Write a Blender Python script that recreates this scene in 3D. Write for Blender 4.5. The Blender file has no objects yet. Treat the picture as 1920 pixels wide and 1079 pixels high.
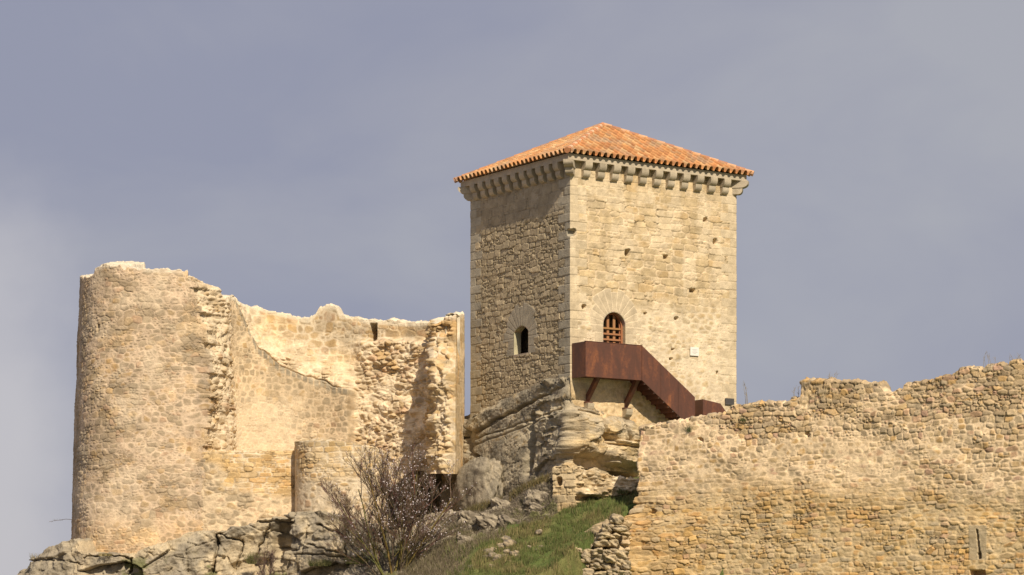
import bpy, math, random
import numpy as np
from mathutils import Vector

random.seed(7)
RNG = np.random.default_rng(11)
SC = bpy.context.scene
COL = SC.collection
F = 5190.0            # focal length in photo pixels
HOR = 1250.0          # horizon row in photo pixels
np.seterr(all='ignore')

# ------------------------------------------------------------------ camera
cd = bpy.data.cameras.new('camera'); cam = bpy.data.objects.new('camera', cd); COL.objects.link(cam)
cd.sensor_width = 36.0; cd.lens = 36.0 * F / 1920.0
cd.shift_y = (HOR - 539.5) / 1920.0
cd.clip_start = 0.5; cd.clip_end = 6000
cam.location = (0, 0, 0); cam.rotation_euler = (math.pi / 2, 0, 0)
SC.camera = cam

# ------------------------------------------------------------------ sun + sky
AZ, EL = 22.3, 41.5    # sun: degrees to the right of straight behind the camera, elevation
sx, sy, sz = math.sin(math.radians(AZ)) * math.cos(math.radians(EL)), -math.cos(math.radians(AZ)) * math.cos(math.radians(EL)), math.sin(math.radians(EL))
sd = bpy.data.lights.new('sun', 'SUN'); sd.energy = 5.0; sd.angle = math.radians(0.53); sd.color = (1.0, 0.865, 0.67)
sun = bpy.data.objects.new('sun', sd); COL.objects.link(sun)
sun.rotation_euler = Vector((sx, sy, sz)).to_track_quat('Z', 'Y').to_euler()

SKYLOC = (1.2, 0, .7)
W = bpy.data.worlds.new('World'); SC.world = W; W.use_nodes = True
nt = W.node_tree; nt.nodes.clear()
def N(t, ty, **kw):
    n = t.nodes.new(ty)
    for k, v in kw.items(): setattr(n, k, v)
    return n
wo = N(nt, 'ShaderNodeOutputWorld'); bg = N(nt, 'ShaderNodeBackground'); bg.inputs[1].default_value = 0.1
sky = N(nt, 'ShaderNodeTexSky', sky_type='NISHITA', sun_disc=False)
sky.sun_elevation = math.radians(EL); sky.sun_rotation = math.radians(180 - AZ)
tc = N(nt, 'ShaderNodeTexCoord')
mp = N(nt, 'ShaderNodeMapping'); mp.inputs['Scale'].default_value = (6.0, 6.0, 11.0); mp.inputs['Location'].default_value = SKYLOC
mp.inputs['Rotation'].default_value = (0, math.radians(-14), 0)
n1 = N(nt, 'ShaderNodeTexNoise'); n1.inputs['Scale'].default_value = 1.3; n1.inputs['Detail'].default_value = 5; n1.inputs['Roughness'].default_value = 0.5; n1.inputs['Distortion'].default_value = 0.35
nt.links.new(tc.outputs['Generated'], mp.inputs[0]); nt.links.new(mp.outputs[0], n1.inputs['Vector'])
cr = N(nt, 'ShaderNodeValToRGB')
cr.color_ramp.elements[0].position = 0.41; cr.color_ramp.elements[0].color = (0.300, 0.312, 0.405, 1)
cr.color_ramp.elements[1].position = 0.66; cr.color_ramp.elements[1].color = (0.400, 0.405, 0.452, 1)
e = cr.color_ramp.elements.new(0.52); e.color = (0.345, 0.352, 0.425, 1)
dt = N(nt, 'ShaderNodeVectorMath', operation='DOT_PRODUCT'); dt.inputs[1].default_value = (.42, 0, .42)
nt.links.new(tc.outputs['Generated'], dt.inputs[0])
na = N(nt, 'ShaderNodeMath', operation='MULTIPLY_ADD'); na.inputs[1].default_value = .62; na.inputs[2].default_value = .135
nb_ = N(nt, 'ShaderNodeMath', operation='ADD')
nt.links.new(n1.outputs['Fac'], na.inputs[0]); nt.links.new(na.outputs[0], nb_.inputs[0]); nt.links.new(dt.outputs['Value'], nb_.inputs[1])
nt.links.new(nb_.outputs[0], cr.inputs[0])
# a brighter cloud bank low on the left
sub = N(nt, 'ShaderNodeVectorMath', operation='SUBTRACT'); sub.inputs[1].default_value = (-0.215, 0.97, 0.055)
scl = N(nt, 'ShaderNodeVectorMath', operation='MULTIPLY'); scl.inputs[1].default_value = (1.0, 1.0, 0.62)
ln = N(nt, 'ShaderNodeVectorMath', operation='LENGTH')
n2 = N(nt, 'ShaderNodeTexNoise'); n2.inputs['Scale'].default_value = 22; n2.inputs['Detail'].default_value = 6
ad = N(nt, 'ShaderNodeMath', operation='MULTIPLY_ADD'); ad.inputs[1].default_value = -0.05
mr = N(nt, 'ShaderNodeMapRange', interpolation_type='SMOOTHSTEP'); mr.inputs['From Min'].default_value = 0.070; mr.inputs['From Max'].default_value = 0.012
nt.links.new(tc.outputs['Generated'], sub.inputs[0]); nt.links.new(sub.outputs[0], scl.inputs[0]); nt.links.new(scl.outputs[0], ln.inputs[0])
nt.links.new(tc.outputs['Generated'], n2.inputs['Vector'])
nt.links.new(n2.outputs['Fac'], ad.inputs[0]); nt.links.new(ln.outputs['Value'], ad.inputs[2]); nt.links.new(ad.outputs[0], mr.inputs['Value'])
m1 = N(nt, 'ShaderNodeMix', data_type='RGBA'); m1.inputs[7].default_value = (0.53, 0.515, 0.55, 1)
nt.links.new(mr.outputs[0], m1.inputs[0]); nt.links.new(cr.outputs[0], m1.inputs[6])
x10 = N(nt, 'ShaderNodeVectorMath', operation='SCALE'); x10.inputs[3].default_value = 10.0
nt.links.new(m1.outputs[2], x10.inputs[0])
m2 = N(nt, 'ShaderNodeMix', data_type='RGBA'); m2.inputs[0].default_value = 0.95
nt.links.new(sky.outputs[0], m2.inputs[6]); nt.links.new(x10.outputs[0], m2.inputs[7])
nt.links.new(m2.outputs[2], bg.inputs[0]); nt.links.new(bg.outputs[0], wo.inputs[0])

vs = SC.view_settings; vs.view_transform = 'Standard'; vs.look = 'None'; vs.exposure = 0.0; vs.gamma = 1.0; vs.use_curve_mapping = False

# ------------------------------------------------------------------ numpy noise
def hsh(ix, iy, seed=0):
    ix = np.asarray(ix).astype(np.int64); iy = np.asarray(iy).astype(np.int64)
    n = (ix * 374761393 + iy * 668265263 + seed * 974711 + 12345) & 0xffffffff
    n = ((n ^ (n >> 13)) * 1274126177) & 0xffffffff
    n = ((n ^ (n >> 15)) * 2246822519) & 0xffffffff
    n = n ^ (n >> 16)
    return n / 4294967296.0
def vn(x, y, seed=0):
    x = np.asarray(x, float); y = np.asarray(y, float)
    ix = np.floor(x); iy = np.floor(y); fx = x - ix; fy = y - iy
    fx = fx * fx * (3 - 2 * fx); fy = fy * fy * (3 - 2 * fy)
    a = hsh(ix, iy, seed); b = hsh(ix + 1, iy, seed); c = hsh(ix, iy + 1, seed); d = hsh(ix + 1, iy + 1, seed)
    return (a + (b - a) * fx) * (1 - fy) + (c + (d - c) * fx) * fy
def fbm(x, y, o=4, seed=0):
    s = 0; a = 0.5; t = 0
    for k in range(o):
        s = s + a * vn(x * 2 ** k + 17.3 * k, y * 2 ** k + 9.1 * k, seed + k); t += a; a *= 0.5
    return s / t
def ss(a, b, x):
    t = np.clip((x - a) / (b - a), 0, 1); return t * t * (3 - 2 * t)
def lerp(a, b, t):
    return a + (b - a) * t
def lc(a, b, t):
    return a + (b - a) * t[..., None]
def V3(c): return np.array(c, float)

def proj(X, Y, Z): return 960 + F * X / Y, HOR - F * Z / Y
def zpx(py, Y): return (HOR - py) / F * Y
def XY(px, Y): return ((px - 960) / F * Y, Y)
def P3(px, py, Y): return ((px - 960) / F * Y, Y, (HOR - py) / F * Y)

def segdist(px, py, pts):
    best = np.full(np.shape(px), 1e9); par = np.zeros(np.shape(px))
    n = len(pts) - 1
    for i in range(n):
        ax, ay = pts[i]; bx, by = pts[i + 1]
        dx, dy = bx - ax, by - ay; L = dx * dx + dy * dy
        t = np.clip(((px - ax) * dx + (py - ay) * dy) / L, 0, 1)
        d = np.hypot(px - ax - t * dx, py - ay - t * dy)
        m = d < best; best = np.where(m, d, best); par = np.where(m, (i + t) / n, par)
    return best, par

def worley(u, v, w, h, jx, jy, p, seed):
    row = np.floor(v / h)
    F1 = np.full(u.shape, 9.0); F2 = F1.copy()
    I1 = np.zeros(u.shape); J1 = I1.copy(); DX = I1.copy(); DY = I1.copy()
    for dr in (-1, 0, 1):
        r = row + dr
        ro = hsh(r, r * 0 + 7, seed); rw = 0.75 + 0.6 * hsh(r, r * 0 + 3, seed + 1)
        wr = w * rw
        col = np.floor(u / wr - ro)
        for dc in (-1, 0, 1):
            c = col + dc
            cx = (ro + c + 0.5 + jx * (hsh(c, r, seed + 2) - 0.5)) * wr
            cy = (r + 0.5 + jy * (hsh(c, r, seed + 3) - 0.5)) * h
            dx = (u - cx) / (wr * 0.5); dy = (v - cy) / (h * 0.5)
            d = (np.abs(dx) ** p + np.abs(dy) ** p) ** (1.0 / p) - 0.35 * hsh(c, r, seed + 4)
            m = d < F1
            F2 = np.where(m, F1, np.minimum(F2, d))
            I1 = np.where(m, c, I1); J1 = np.where(m, r, J1); DX = np.where(m, dx, DX); DY = np.where(m, dy, DY)
            F1 = np.where(m, d, F1)
    return F1, F2, I1, J1, DX, DY

# palettes: linear albedo
_A = V3((1.12, 1.06, .96))
CREAM = [(.50,.405,.265), (.46,.38,.255), (.53,.44,.30), (.48,.385,.24), (.50,.36,.19), (.43,.37,.27), (.47,.40,.29), (.51,.415,.27)]
TAN   = [(.44,.35,.23), (.39,.32,.22), (.47,.36,.21), (.36,.305,.225), (.42,.34,.24), (.48,.33,.15), (.40,.35,.265), (.45,.31,.22)]
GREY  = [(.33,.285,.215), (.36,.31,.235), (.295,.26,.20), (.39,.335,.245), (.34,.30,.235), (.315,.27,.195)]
OCHRE = [(.50,.37,.20), (.47,.335,.165), (.52,.36,.155), (.45,.35,.22), (.53,.42,.26), (.49,.31,.14), (.42,.335,.22)]
def _up(p): return [tuple(np.array(q) * _A) for q in p]
CREAM, TAN, GREY, OCHRE = _up(CREAM), _up(TAN), _up(GREY), _up(OCHRE)
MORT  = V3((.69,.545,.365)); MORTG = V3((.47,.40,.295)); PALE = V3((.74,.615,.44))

def masonry(u, v, w=.42, h=.24, jx=.5, jy=.45, p=4.0, jw=.03, depth=.05, fill=.4, tilt=.02, pal=CREAM, mort=MORT, seed=1, warp=.05, var=.22, drk=.62, small=.28, psat=.5):
    u0, v0 = u, v
    u = u0 + warp * 2 * (fbm(u0 * 1.7, v0 * 1.7, 3, seed + 20) - .5)
    v = v0 + warp * 2 * (fbm(u0 * .8, v0 * 1.5, 3, seed + 30) - .5) * 1.3 + 0.35 * h * np.sin(v0 / h * .37 + seed)
    F1, F2, I, J, DX, DY = worley(u, v, w, h, jx, jy, p, seed)
    e = (F2 - F1) * h * .25
    if small:
        g1, g2, I2, J2, DX2, DY2 = worley(u + 3.3, v + 1.7, w * .52, h * .5, jx, jy, p, seed + 200)
        sm = hsh(I, J, seed + 60) < small
        e = np.where(sm, np.minimum(e, (g2 - g1) * h * .14), e)
        I = np.where(sm, I2 + 4000, I); J = np.where(sm, J2, J); DX = np.where(sm, DX2, DX); DY = np.where(sm, DY2, DY)
    e = e + (fbm(u0 * 14, v0 * 14, 3, seed + 40) - .5) * .024 + (fbm(u0 * 5, v0 * 5, 3, seed + 41) - .5) * .03 * np.minimum(1, 4 / p)
    pa = np.array(pal, float); pa = pa.mean(0) + (pa - pa.mean(0)) * psat
    k = (hsh(I, J, seed + 50) * len(pal)).astype(int) % len(pal)
    c = pa[k] * (1 - var / 2 + var * hsh(I, J, seed + 51))[..., None]
    c = c * (0.80 + .40 * fbm(u0 * 3.2, v0 * 3.6, 5, seed + 9))[..., None]
    fill = np.clip(np.asarray(fill, float) + (fbm(u0 * 1.1, v0 * 1.6, 4, seed + 60) - .5) * 1.3 + (hsh(I, J, seed + 77) - .5) * .25, 0, 1) + u * 0
    jwe = jw * (.45 + 1.3 * fill)
    t = ss(0, 1, e / jwe)
    dirt = c * drk
    jc = lc(dirt, np.broadcast_to(mort, c.shape), ss(.25, .6, fill))
    jc = jc * (.92 + .16 * fbm(u0 * 7, v0 * 7, 2, seed + 8))[..., None]
    c = lc(jc, c, t)
    smear = ss(.50, .66, fbm(u0 * 3.7, v0 * 4.3, 4, seed + 11)) * .55 * np.clip(fill * 1.3, 0, 1)
    c = lc(c, np.broadcast_to(mort, c.shape), smear)
    a1 = hsh(I, J, seed + 52) - .5; a2 = hsh(I, J, seed + 53) - .5; a3 = hsh(I, J, seed + 54) - .5
    d = -depth * (1 - .9 * fill) * (1 - t) + t * tilt * (a1 * DX + a2 * DY * 1.3 + a3 * 1.2) * (1.1 - fill * .7)
    d = d + (fbm(u0 * 11, v0 * 11, 3, seed + 70) - .5) * .022
    return d, c

# ------------------------------------------------------------------ materials
def mat_attr(name, rough=.92, n1s=3.0, n1a=.16, n2s=26.0, n2a=.22, bump=.5, bdist=.03, spec=.25):
    m = bpy.data.materials.new(name); m.use_nodes = True; t = m.node_tree; t.nodes.clear()
    o = N(t, 'ShaderNodeOutputMaterial'); b = N(t, 'ShaderNodeBsdfPrincipled')
    b.inputs['Roughness'].default_value = rough; b.inputs['Specular IOR Level'].default_value = spec
    a = N(t, 'ShaderNodeAttribute', attribute_name='Col'); tc = N(t, 'ShaderNodeTexCoord')
    x = N(t, 'ShaderNodeTexNoise'); x.inputs['Scale'].default_value = n1s; x.inputs['Detail'].default_value = 5
    y = N(t, 'ShaderNodeTexNoise'); y.inputs['Scale'].default_value = n2s; y.inputs['Detail'].default_value = 6; y.inputs['Roughness'].default_value = .7
    t.links.new(tc.outputs['Object'], x.inputs['Vector']); t.links.new(tc.outputs['Object'], y.inputs['Vector'])
    m1 = N(t, 'ShaderNodeMapRange'); m1.inputs['From Min'].default_value = .3; m1.inputs['From Max'].default_value = .7; m1.inputs['To Min'].default_value = 1 - n1a; m1.inputs['To Max'].default_value = 1 + n1a
    m2 = N(t, 'ShaderNodeMapRange'); m2.inputs['From Min'].default_value = .3; m2.inputs['From Max'].default_value = .7; m2.inputs['To Min'].default_value = 1 - n2a; m2.inputs['To Max'].default_value = 1 + n2a * .8
    t.links.new(x.outputs['Fac'], m1.inputs['Value']); t.links.new(y.outputs['Fac'], m2.inputs['Value'])
    mu = N(t, 'ShaderNodeMath', operation='MULTIPLY'); t.links.new(m1.outputs[0], mu.inputs[0]); t.links.new(m2.outputs[0], mu.inputs[1])
    vm = N(t, 'ShaderNodeVectorMath', operation='SCALE'); t.links.new(a.outputs['Color'], vm.inputs[0]); t.links.new(mu.outputs[0], vm.inputs[3])
    t.links.new(vm.outputs[0], b.inputs['Base Color'])
    if bump:
        bp = N(t, 'ShaderNodeBump'); bp.inputs['Strength'].default_value = bump; bp.inputs['Distance'].default_value = bdist
        t.links.new(y.outputs['Fac'], bp.inputs['Height']); t.links.new(bp.outputs[0], b.inputs['Normal'])
    t.links.new(b.outputs[0], o.inputs[0])
    return m
M_STONE = mat_attr('stone_masonry')
M_ROCK = mat_attr('natural_rock', n1s=1.6, n1a=.2, n2s=14, n2a=.28, bump=.8, bdist=.06)
M_TILE = mat_attr('clay_tile', rough=.85, n1s=2.0, n1a=.12, n2s=18, n2a=.12, bump=.2)
M_SOIL = mat_attr('ground_soil', n1s=2.5, n1a=.25, n2s=20, n2a=.35, bump=.9, bdist=.06)
M_LEAF = mat_attr('plant_matter', rough=.8, n1s=1.5, n1a=.2, n2s=9, n2a=.15, bump=0)
M_PLAIN = mat_attr('plain_painted', rough=.6, n1s=2, n1a=.03, n2s=20, n2a=.04, bump=0)

def mat_corten():
    m = bpy.data.materials.new('weathering_steel'); m.use_nodes = True; t = m.node_tree; t.nodes.clear()
    o = N(t, 'ShaderNodeOutputMaterial'); b = N(t, 'ShaderNodeBsdfPrincipled'); b.inputs['Roughness'].default_value = .62; b.inputs['Metallic'].default_value = .0
    tc = N(t, 'ShaderNodeTexCoord'); mp = N(t, 'ShaderNodeMapping'); mp.inputs['Scale'].default_value = (1.5, 1.5, .6)
    x = N(t, 'ShaderNodeTexNoise'); x.inputs['Scale'].default_value = 1.6; x.inputs['Detail'].default_value = 6; x.inputs['Roughness'].default_value = .65; x.inputs['Distortion'].default_value = .4
    y = N(t, 'ShaderNodeTexNoise'); y.inputs['Scale'].default_value = 9; y.inputs['Detail'].default_value = 6; y.inputs['Roughness'].default_value = .7
    t.links.new(tc.outputs['Object'], mp.inputs[0]); t.links.new(mp.outputs[0], x.inputs['Vector']); t.links.new(tc.outputs['Object'], y.inputs['Vector'])
    r = N(t, 'ShaderNodeValToRGB'); el = r.color_ramp.elements
    el[0].position = .36; el[0].color = (.080, .034, .022, 1); el[1].position = .70; el[1].color = (.30, .11, .04, 1)
    q = el.new(.52); q.color = (.112, .042, .025, 1); q = el.new(.62); q.color = (.19, .068, .03, 1)
    s = N(t, 'ShaderNodeMath', operation='MULTIPLY_ADD'); s.inputs[1].default_value = .75
    s2 = N(t, 'ShaderNodeMath', operation='MULTIPLY'); s2.inputs[1].default_value = .27
    t.links.new(y.outputs['Fac'], s2.inputs[0]); t.links.new(x.outputs['Fac'], s.inputs[0]); t.links.new(s2.outputs[0], s.inputs[2])
    t.links.new(s.outputs[0], r.inputs[0]); t.links.new(r.outputs[0], b.inputs['Base Color'])
    bp = N(t, 'ShaderNodeBump'); bp.inputs['Strength'].default_value = .15; bp.inputs['Distance'].default_value = .02
    t.links.new(y.outputs['Fac'], bp.inputs['Height']); t.links.new(bp.outputs[0], b.inputs['Normal'])
    t.links.new(b.outputs[0], o.inputs[0]); return m
M_STEEL = mat_corten()

# ------------------------------------------------------------------ object makers
def tag(o, label=None, cat=None, group=None, kind=None):
    if label: o['label'] = label
    if cat: o['category'] = cat
    if group: o['group'] = group
    if kind: o['kind'] = kind
    return o
def empty(name, loc, label, cat, group=None):
    o = bpy.data.objects.new(name, None); COL.objects.link(o); o.location = loc; o.empty_display_size = .3
    return tag(o, label, cat, group)
def mk(name, verts, quads=None, ngons=None, cols=None, mat=None, parent=None, smooth=True, origin=None):
    verts = np.asarray(verts, np.float64).reshape(-1, 3)
    if parent is not None: org = np.array(wloc(parent))
    elif origin is not None: org = np.array(origin, float)
    else: org = np.array([verts[:, 0].mean(), verts[:, 1].mean(), verts[:, 2].min()])
    me = bpy.data.meshes.new(name)
    me.vertices.add(len(verts)); me.vertices.foreach_set('co', (verts - org).astype(np.float32).ravel())
    li = []; st = []; k = 0
    if quads is not None and len(quads):
        q = np.asarray(quads, np.int32); li.append(q.ravel()); st.append(np.arange(len(q)) * q.shape[1]); k = q.size
    if ngons:
        for g in ngons:
            g = np.asarray(g, np.int32); li.append(g); st.append(np.array([k])); k += len(g)
    li = np.concatenate(li).astype(np.int32); st = np.concatenate(st).astype(np.int32)
    me.loops.add(len(li)); me.loops.foreach_set('vertex_index', li)
    me.polygons.add(len(st)); me.polygons.foreach_set('loop_start', st)
    me.polygons.foreach_set('use_smooth', np.full(len(st), bool(smooth)))
    me.update(calc_edges=True)
    if cols is not None:
        c = np.asarray(cols, float)
        if c.ndim == 1: c = np.broadcast_to(c, (len(verts), 3))
        c = c.reshape(-1, 3)
        a = me.attributes.new('Col', 'FLOAT_COLOR', 'POINT')
        a.data.foreach_set('color', np.hstack([np.clip(c, 0, 1), np.ones((len(verts), 1))]).astype(np.float32).ravel())
    me.materials.append(mat)
    o = bpy.data.objects.new(name, me); COL.objects.link(o)
    if parent is not None: o.parent = parent
    else: o.location = org
    return o
def wloc(o):
    l = Vector(o.location); p = o.parent
    while p: l = l + p.location; p = p.parent
    return l
def gridq(nr, nc, base=0):
    a = (np.arange(nr - 1)[:, None] * nc + np.arange(nc - 1)[None, :]).ravel() + base
    return np.stack([a, a + 1, a + nc + 1, a + nc], 1)

class MB:
    def __init__(s): s.v = []; s.f = []; s.c = []
    def add(s, vs, fs, col=(.5, .5, .5)):
        b = len(s.v); s.v += [tuple(map(float, p)) for p in vs]; s.f += [[i + b for i in f] for f in fs]; s.c += [col] * len(vs)
    def hexa(s, p, col=(.5, .5, .5)):   # p: bottom 4, top 4
        s.add(p, [(3, 2, 1, 0), (4, 5, 6, 7), (0, 1, 5, 4), (1, 2, 6, 5), (2, 3, 7, 6), (3, 0, 4, 7)], col)
    def box(s, o, a, b, c, col=(.5, .5, .5)):   # origin, three edge vectors
        o, a, b, c = map(Vector, (o, a, b, c))
        s.hexa([o, o + a, o + a + b, o + b, o + c, o + a + c, o + a + b + c, o + b + c], col)
    def prism(s, prof, e0, e1, org, ext, col=(.5, .5, .5)):  # profile in (e0,e1) extruded by ext
        e0, e1, org, ext = map(Vector, (e0, e1, org, ext)); n = len(prof)
        a = [org + e0 * p[0] + e1 * p[1] for p in prof]; b = [q + ext for q in a]
        s.add(a + b, [list(range(n))[::-1], [n + i for i in range(n)]] + [[i, (i + 1) % n, n + (i + 1) % n, n + i] for i in range(n)], col)
    def tube(s, pts, rs, n=6, col=(.5, .5, .5), cap=True):
        pts = [Vector(p) for p in pts]; b = []; fs = []
        for i, p in enumerate(pts):
            d = (pts[min(i + 1, len(pts) - 1)] - pts[max(i - 1, 0)]).normalized()
            x = d.cross(Vector((0.13, .2, 1)) if abs(d.z) < .95 else Vector((1, 0, 0))).normalized(); y = d.cross(x)
            for k in range(n):
                a = 2 * math.pi * k / n; b.append(p + (x * math.cos(a) + y * math.sin(a)) * rs[i])
        for i in range(len(pts) - 1):
            for k in range(n): fs.append([i * n + k, i * n + (k + 1) % n, (i + 1) * n + (k + 1) % n, (i + 1) * n + k])
        if cap: fs += [list(range(n))[::-1], [(len(pts) - 1) * n + k for k in range(n)]]
        s.add(b, fs, col)
    def build(s, name, mat, parent=None, smooth=False):
        return mk(name, s.v, None, s.f, np.array(s.c), mat, parent, smooth)

def resample(path, ds):
    pts = []; S = []; s0 = 0
    for i in range(len(path) - 1):
        a = np.array(path[i], float); b = np.array(path[i + 1], float); L = np.hypot(*(b - a))
        d = ds[i] if isinstance(ds, (list, tuple)) else ds
        n = max(1, int(round(L / d)))
        for k in range(n): pts.append(a + (b - a) * k / n); S.append(s0 + L * k / n)
        s0 += L
    pts.append(np.array(path[-1], float)); S.append(s0)
    return np.array(pts), np.array(S)
def smooth_path(path, it=3):
    p = [np.array(q, float) for q in path]
    for _ in range(it):
        q = [p[0]]
        for i in range(len(p) - 1):
            q += [p[i] * .75 + p[i + 1] * .25, p[i] * .25 + p[i + 1] * .75]
        q.append(p[-1]); p = q
    return p

def env(S, h):
    # smooth lower envelope of the ragged top, so that rows of the grid stay level under steps
    xs = np.arange(0, S[-1] + .5, .5); lo = np.array([h[np.abs(S - x) < 1.3].min() if (np.abs(S - x) < 1.3).any() else h.min() for x in xs])
    k = np.array([1, 2, 3, 2, 1.]); k /= k.sum(); sm = np.convolve(np.pad(lo, 2, 'edge'), k, 'valid')
    return xs, np.minimum(sm, lo + .15)

def wall(name, path, thick, zb, H, style, ds=.026, dz=.026, parent=None, mat=None, caps=True, topj=.05, topcol=None, dxf=None, seed=3, nsm=0):
    """solid wall: detailed front following a plan path, top of real thickness, back and end caps.
    zb, H: functions (px, s, Y) -> z"""
    pts, S = resample(path, ds)
    tg = np.gradient(pts, axis=0); tg /= np.linalg.norm(tg, axis=1)[:, None]
    if nsm:
        kk = np.hanning(2 * nsm + 1); kk /= kk.sum()
        tg = np.stack([np.convolve(np.pad(tg[:, i], nsm, 'edge'), kk, 'valid') for i in (0, 1)], 1); tg /= np.linalg.norm(tg, axis=1)[:, None]
    nrm = np.stack([tg[:, 1], -tg[:, 0]], 1)
    px0 = 960 + F * pts[:, 0] / pts[:, 1]
    h = H(px0, S, pts[:, 1]); zl = zb(px0, S, pts[:, 1])
    h = h + topj * ((hsh(np.floor(S / .27 + .3 * np.sin(S * 3)), S * 0, seed) - .5) * 1.1 + (fbm(S * 6, S * 0, 3, seed) - .5) * 1.2)
    nr = max(3, int(np.max(h - zl) / dz)); nc = len(S)
    v = np.linspace(0, 1, nr)[:, None]
    hm = np.interp(S, *env(S, h)) - .25
    vk = np.clip((hm - zl) / (h - zl), .05, .97); vk0 = float(np.median(vk))
    Z = np.where(v < vk0, zl[None] + v / vk0 * (hm - zl)[None], hm[None] + (v - vk0) / (1 - vk0) * (h - hm)[None]) + 0 * h[None]
    Z = np.where((h - zl)[None] < .6, zl[None] + v * (h - zl)[None], Z)
    SS = np.broadcast_to(S[None], Z.shape)
    X0 = np.broadcast_to(pts[:, 0][None], Z.shape); Y0 = np.broadcast_to(pts[:, 1][None], Z.shape)
    PX, PY = proj(X0, Y0, Z)
    d, c = style(SS, Z, PX, PY)
    X = X0 + nrm[:, 0][None] * d; Y = Y0 + nrm[:, 1][None] * d; Z1 = Z.copy()
    if dxf is not None:
        tx, ty = dxf(SS, Z, PX, PY); X = X + tx; Y = Y + ty
    rows = [np.stack([X, Y, Z1], -1)]; cs = [c]
    nt_ = max(3, int(thick / .09)); vt = np.linspace(0, 1, nt_ + 1)[1:][:, None]
    inw = vt * thick
    ST = np.broadcast_to(S[None], (nt_, nc)); ZT = h[None] + inw
    PXt, PYt = np.broadcast_to(px0[None], ST.shape), np.broadcast_to(PY[-1][None], ST.shape)
    dt, ct = style(ST, np.maximum(ZT * 0 + h[None], 0) + inw * .001, PXt, PYt)
    d2, c2 = masonry(ST, ZT + 50, seed=seed + 5, depth=.03, tilt=.05)
    if topcol is not None: ct = c2 * 0 + V3(topcol) * (.85 + .3 * fbm(ST * 3, ZT * 3, 3, seed))[..., None]
    dlast = d[-1][None]
    Xt = pts[:, 0][None] + nrm[:, 0][None] * (dlast * (1 - vt) - inw); Yt = pts[:, 1][None] + nrm[:, 1][None] * (dlast * (1 - vt) - inw)
    Zt = h[None] + d2 * 1.3 + .10 * np.sin(np.pi * vt)
    if dxf is not None:
        Xt = Xt + tx[-1][None]; Yt = Yt + ty[-1][None]
    rows.append(np.stack([Xt, Yt, Zt], -1)); cs.append(ct)
    nb = 6; vb = np.linspace(0, 1, nb + 1)[1:][:, None]
    Zb_ = h[None] + vb * (zl - h)[None] ; Xb = np.broadcast_to(Xt[-1][None], Zb_.shape); Yb = np.broadcast_to(Yt[-1][None], Zb_.shape)
    rows.append(np.stack([Xb, Yb, Zb_], -1)); cs.append(np.broadcast_to(ct[-1][None], Zb_.shape + (3,)))
    G = np.concatenate(rows, 0); C = np.concatenate(cs, 0)
    R = G.shape[0]; q = gridq(R, nc)
    bad = np.isnan(G).any(-1).ravel()
    if bad.any():
        q = q[~bad[q].any(1)]; G = np.where(np.isnan(G), 0, G); G[bad.reshape(G.shape[:2])] = G[0, 0]
    ng = []
    if caps:
        ng = [[r * nc for r in range(R)], [r * nc + nc - 1 for r in range(R)][::-1]]
    return mk(name, G.reshape(-1, 3), q, ng, C.reshape(-1, 3), mat or M_STONE, parent)

def pyfun(pairs):
    xs = np.array([p[0] for p in pairs], float); ys = np.array([p[1] for p in pairs], float)
    return lambda px, s, Y: zpx(np.interp(px, xs, ys), Y)

def stains(u, v, c, amt, colr, sc, seed, lo=.5, hi=.7):
    t = ss(lo, hi, fbm(u * sc, v * sc * .7, 5, seed)) * amt
    return lc(c, np.broadcast_to(V3(colr), c.shape) * (c.mean(-1) / .38)[..., None], t)

# ================================================================== terrain
def xgrad(X):
    X = np.clip(X, -14, 8)
    return 5.93 + .24 * (np.maximum(X, -2.5) - 1.51) + .52 * (np.minimum(X, -2.5) + 2.5) * ss(-14, -6, X) - 2.2 * ss(-6, -14, X) - .6 * ss(-4, -7, X)
def ground_z(X, Y):
    xb = 4.75 - (111.3 - Y) * .60
    front = ss(0, 1.1, X - xb) * (Y < 110.9 - .603 * (X - 5.1) )
    pl = xgrad(X) + .35 * (Y - 112) - 3.0 * front * ss(112, 110.5, Y)
    pl100 = xgrad(X) + .35 * (100 - 112) - 3.0 * ss(0, 1.1, X + 1.9)
    near = lerp(-1.65, pl100, np.clip(Y / 100, -.3, 1) ** 2 * np.sign(Y + .001))
    hi = xgrad(X) + .35 * 3.0
    far = np.minimum(hi, hi - (Y - 130) * .04)
    far = np.maximum(far, -20)
    z = np.where(Y < 100, near, np.where(Y < 115, pl, far))
    return z
gx = np.unique(np.concatenate([np.linspace(-2500, -60, 30), np.linspace(-60, -14, 40), np.linspace(-14, 8, 420), np.linspace(8, 60, 40), np.linspace(60, 2500, 30)]))
gy = np.unique(np.concatenate([np.linspace(-400, 0, 12), np.linspace(0, 98, 60), np.linspace(98, 116, 330), np.linspace(116, 200, 50), np.linspace(200, 4000, 30)]))
GX, GY = np.meshgrid(gx, gy)
nearm = ss(98, 100, GY) * (1 - ss(118, 122, GY)) * (1 - ss(14, 20, np.abs(GX + 3)))
GZ = ground_z(GX, GY) + nearm * ((fbm(GX * .8, GY * .8, 4, 5) - .5) * .5 + (fbm(GX * 5, GY * 5, 3, 6) - .5) * .12) + (1 - nearm) * (fbm(GX * .05, GY * .05, 3, 8) - .5) * .6
GXa = GX
tg_ = ss(.35, .65, fbm(GX * .9, GY * .9, 4, 31))
GC = lc(np.broadcast_to(V3((.095, .13, .035)), GX.shape + (3,)), np.broadcast_to(V3((.17, .165, .06)), GX.shape + (3,)), tg_)
scr = ss(-.4, -1.2, GX + (fbm(GX, GY, 3, 77) - .5) * 1.2 + (112 - GY) * .33)
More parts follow.
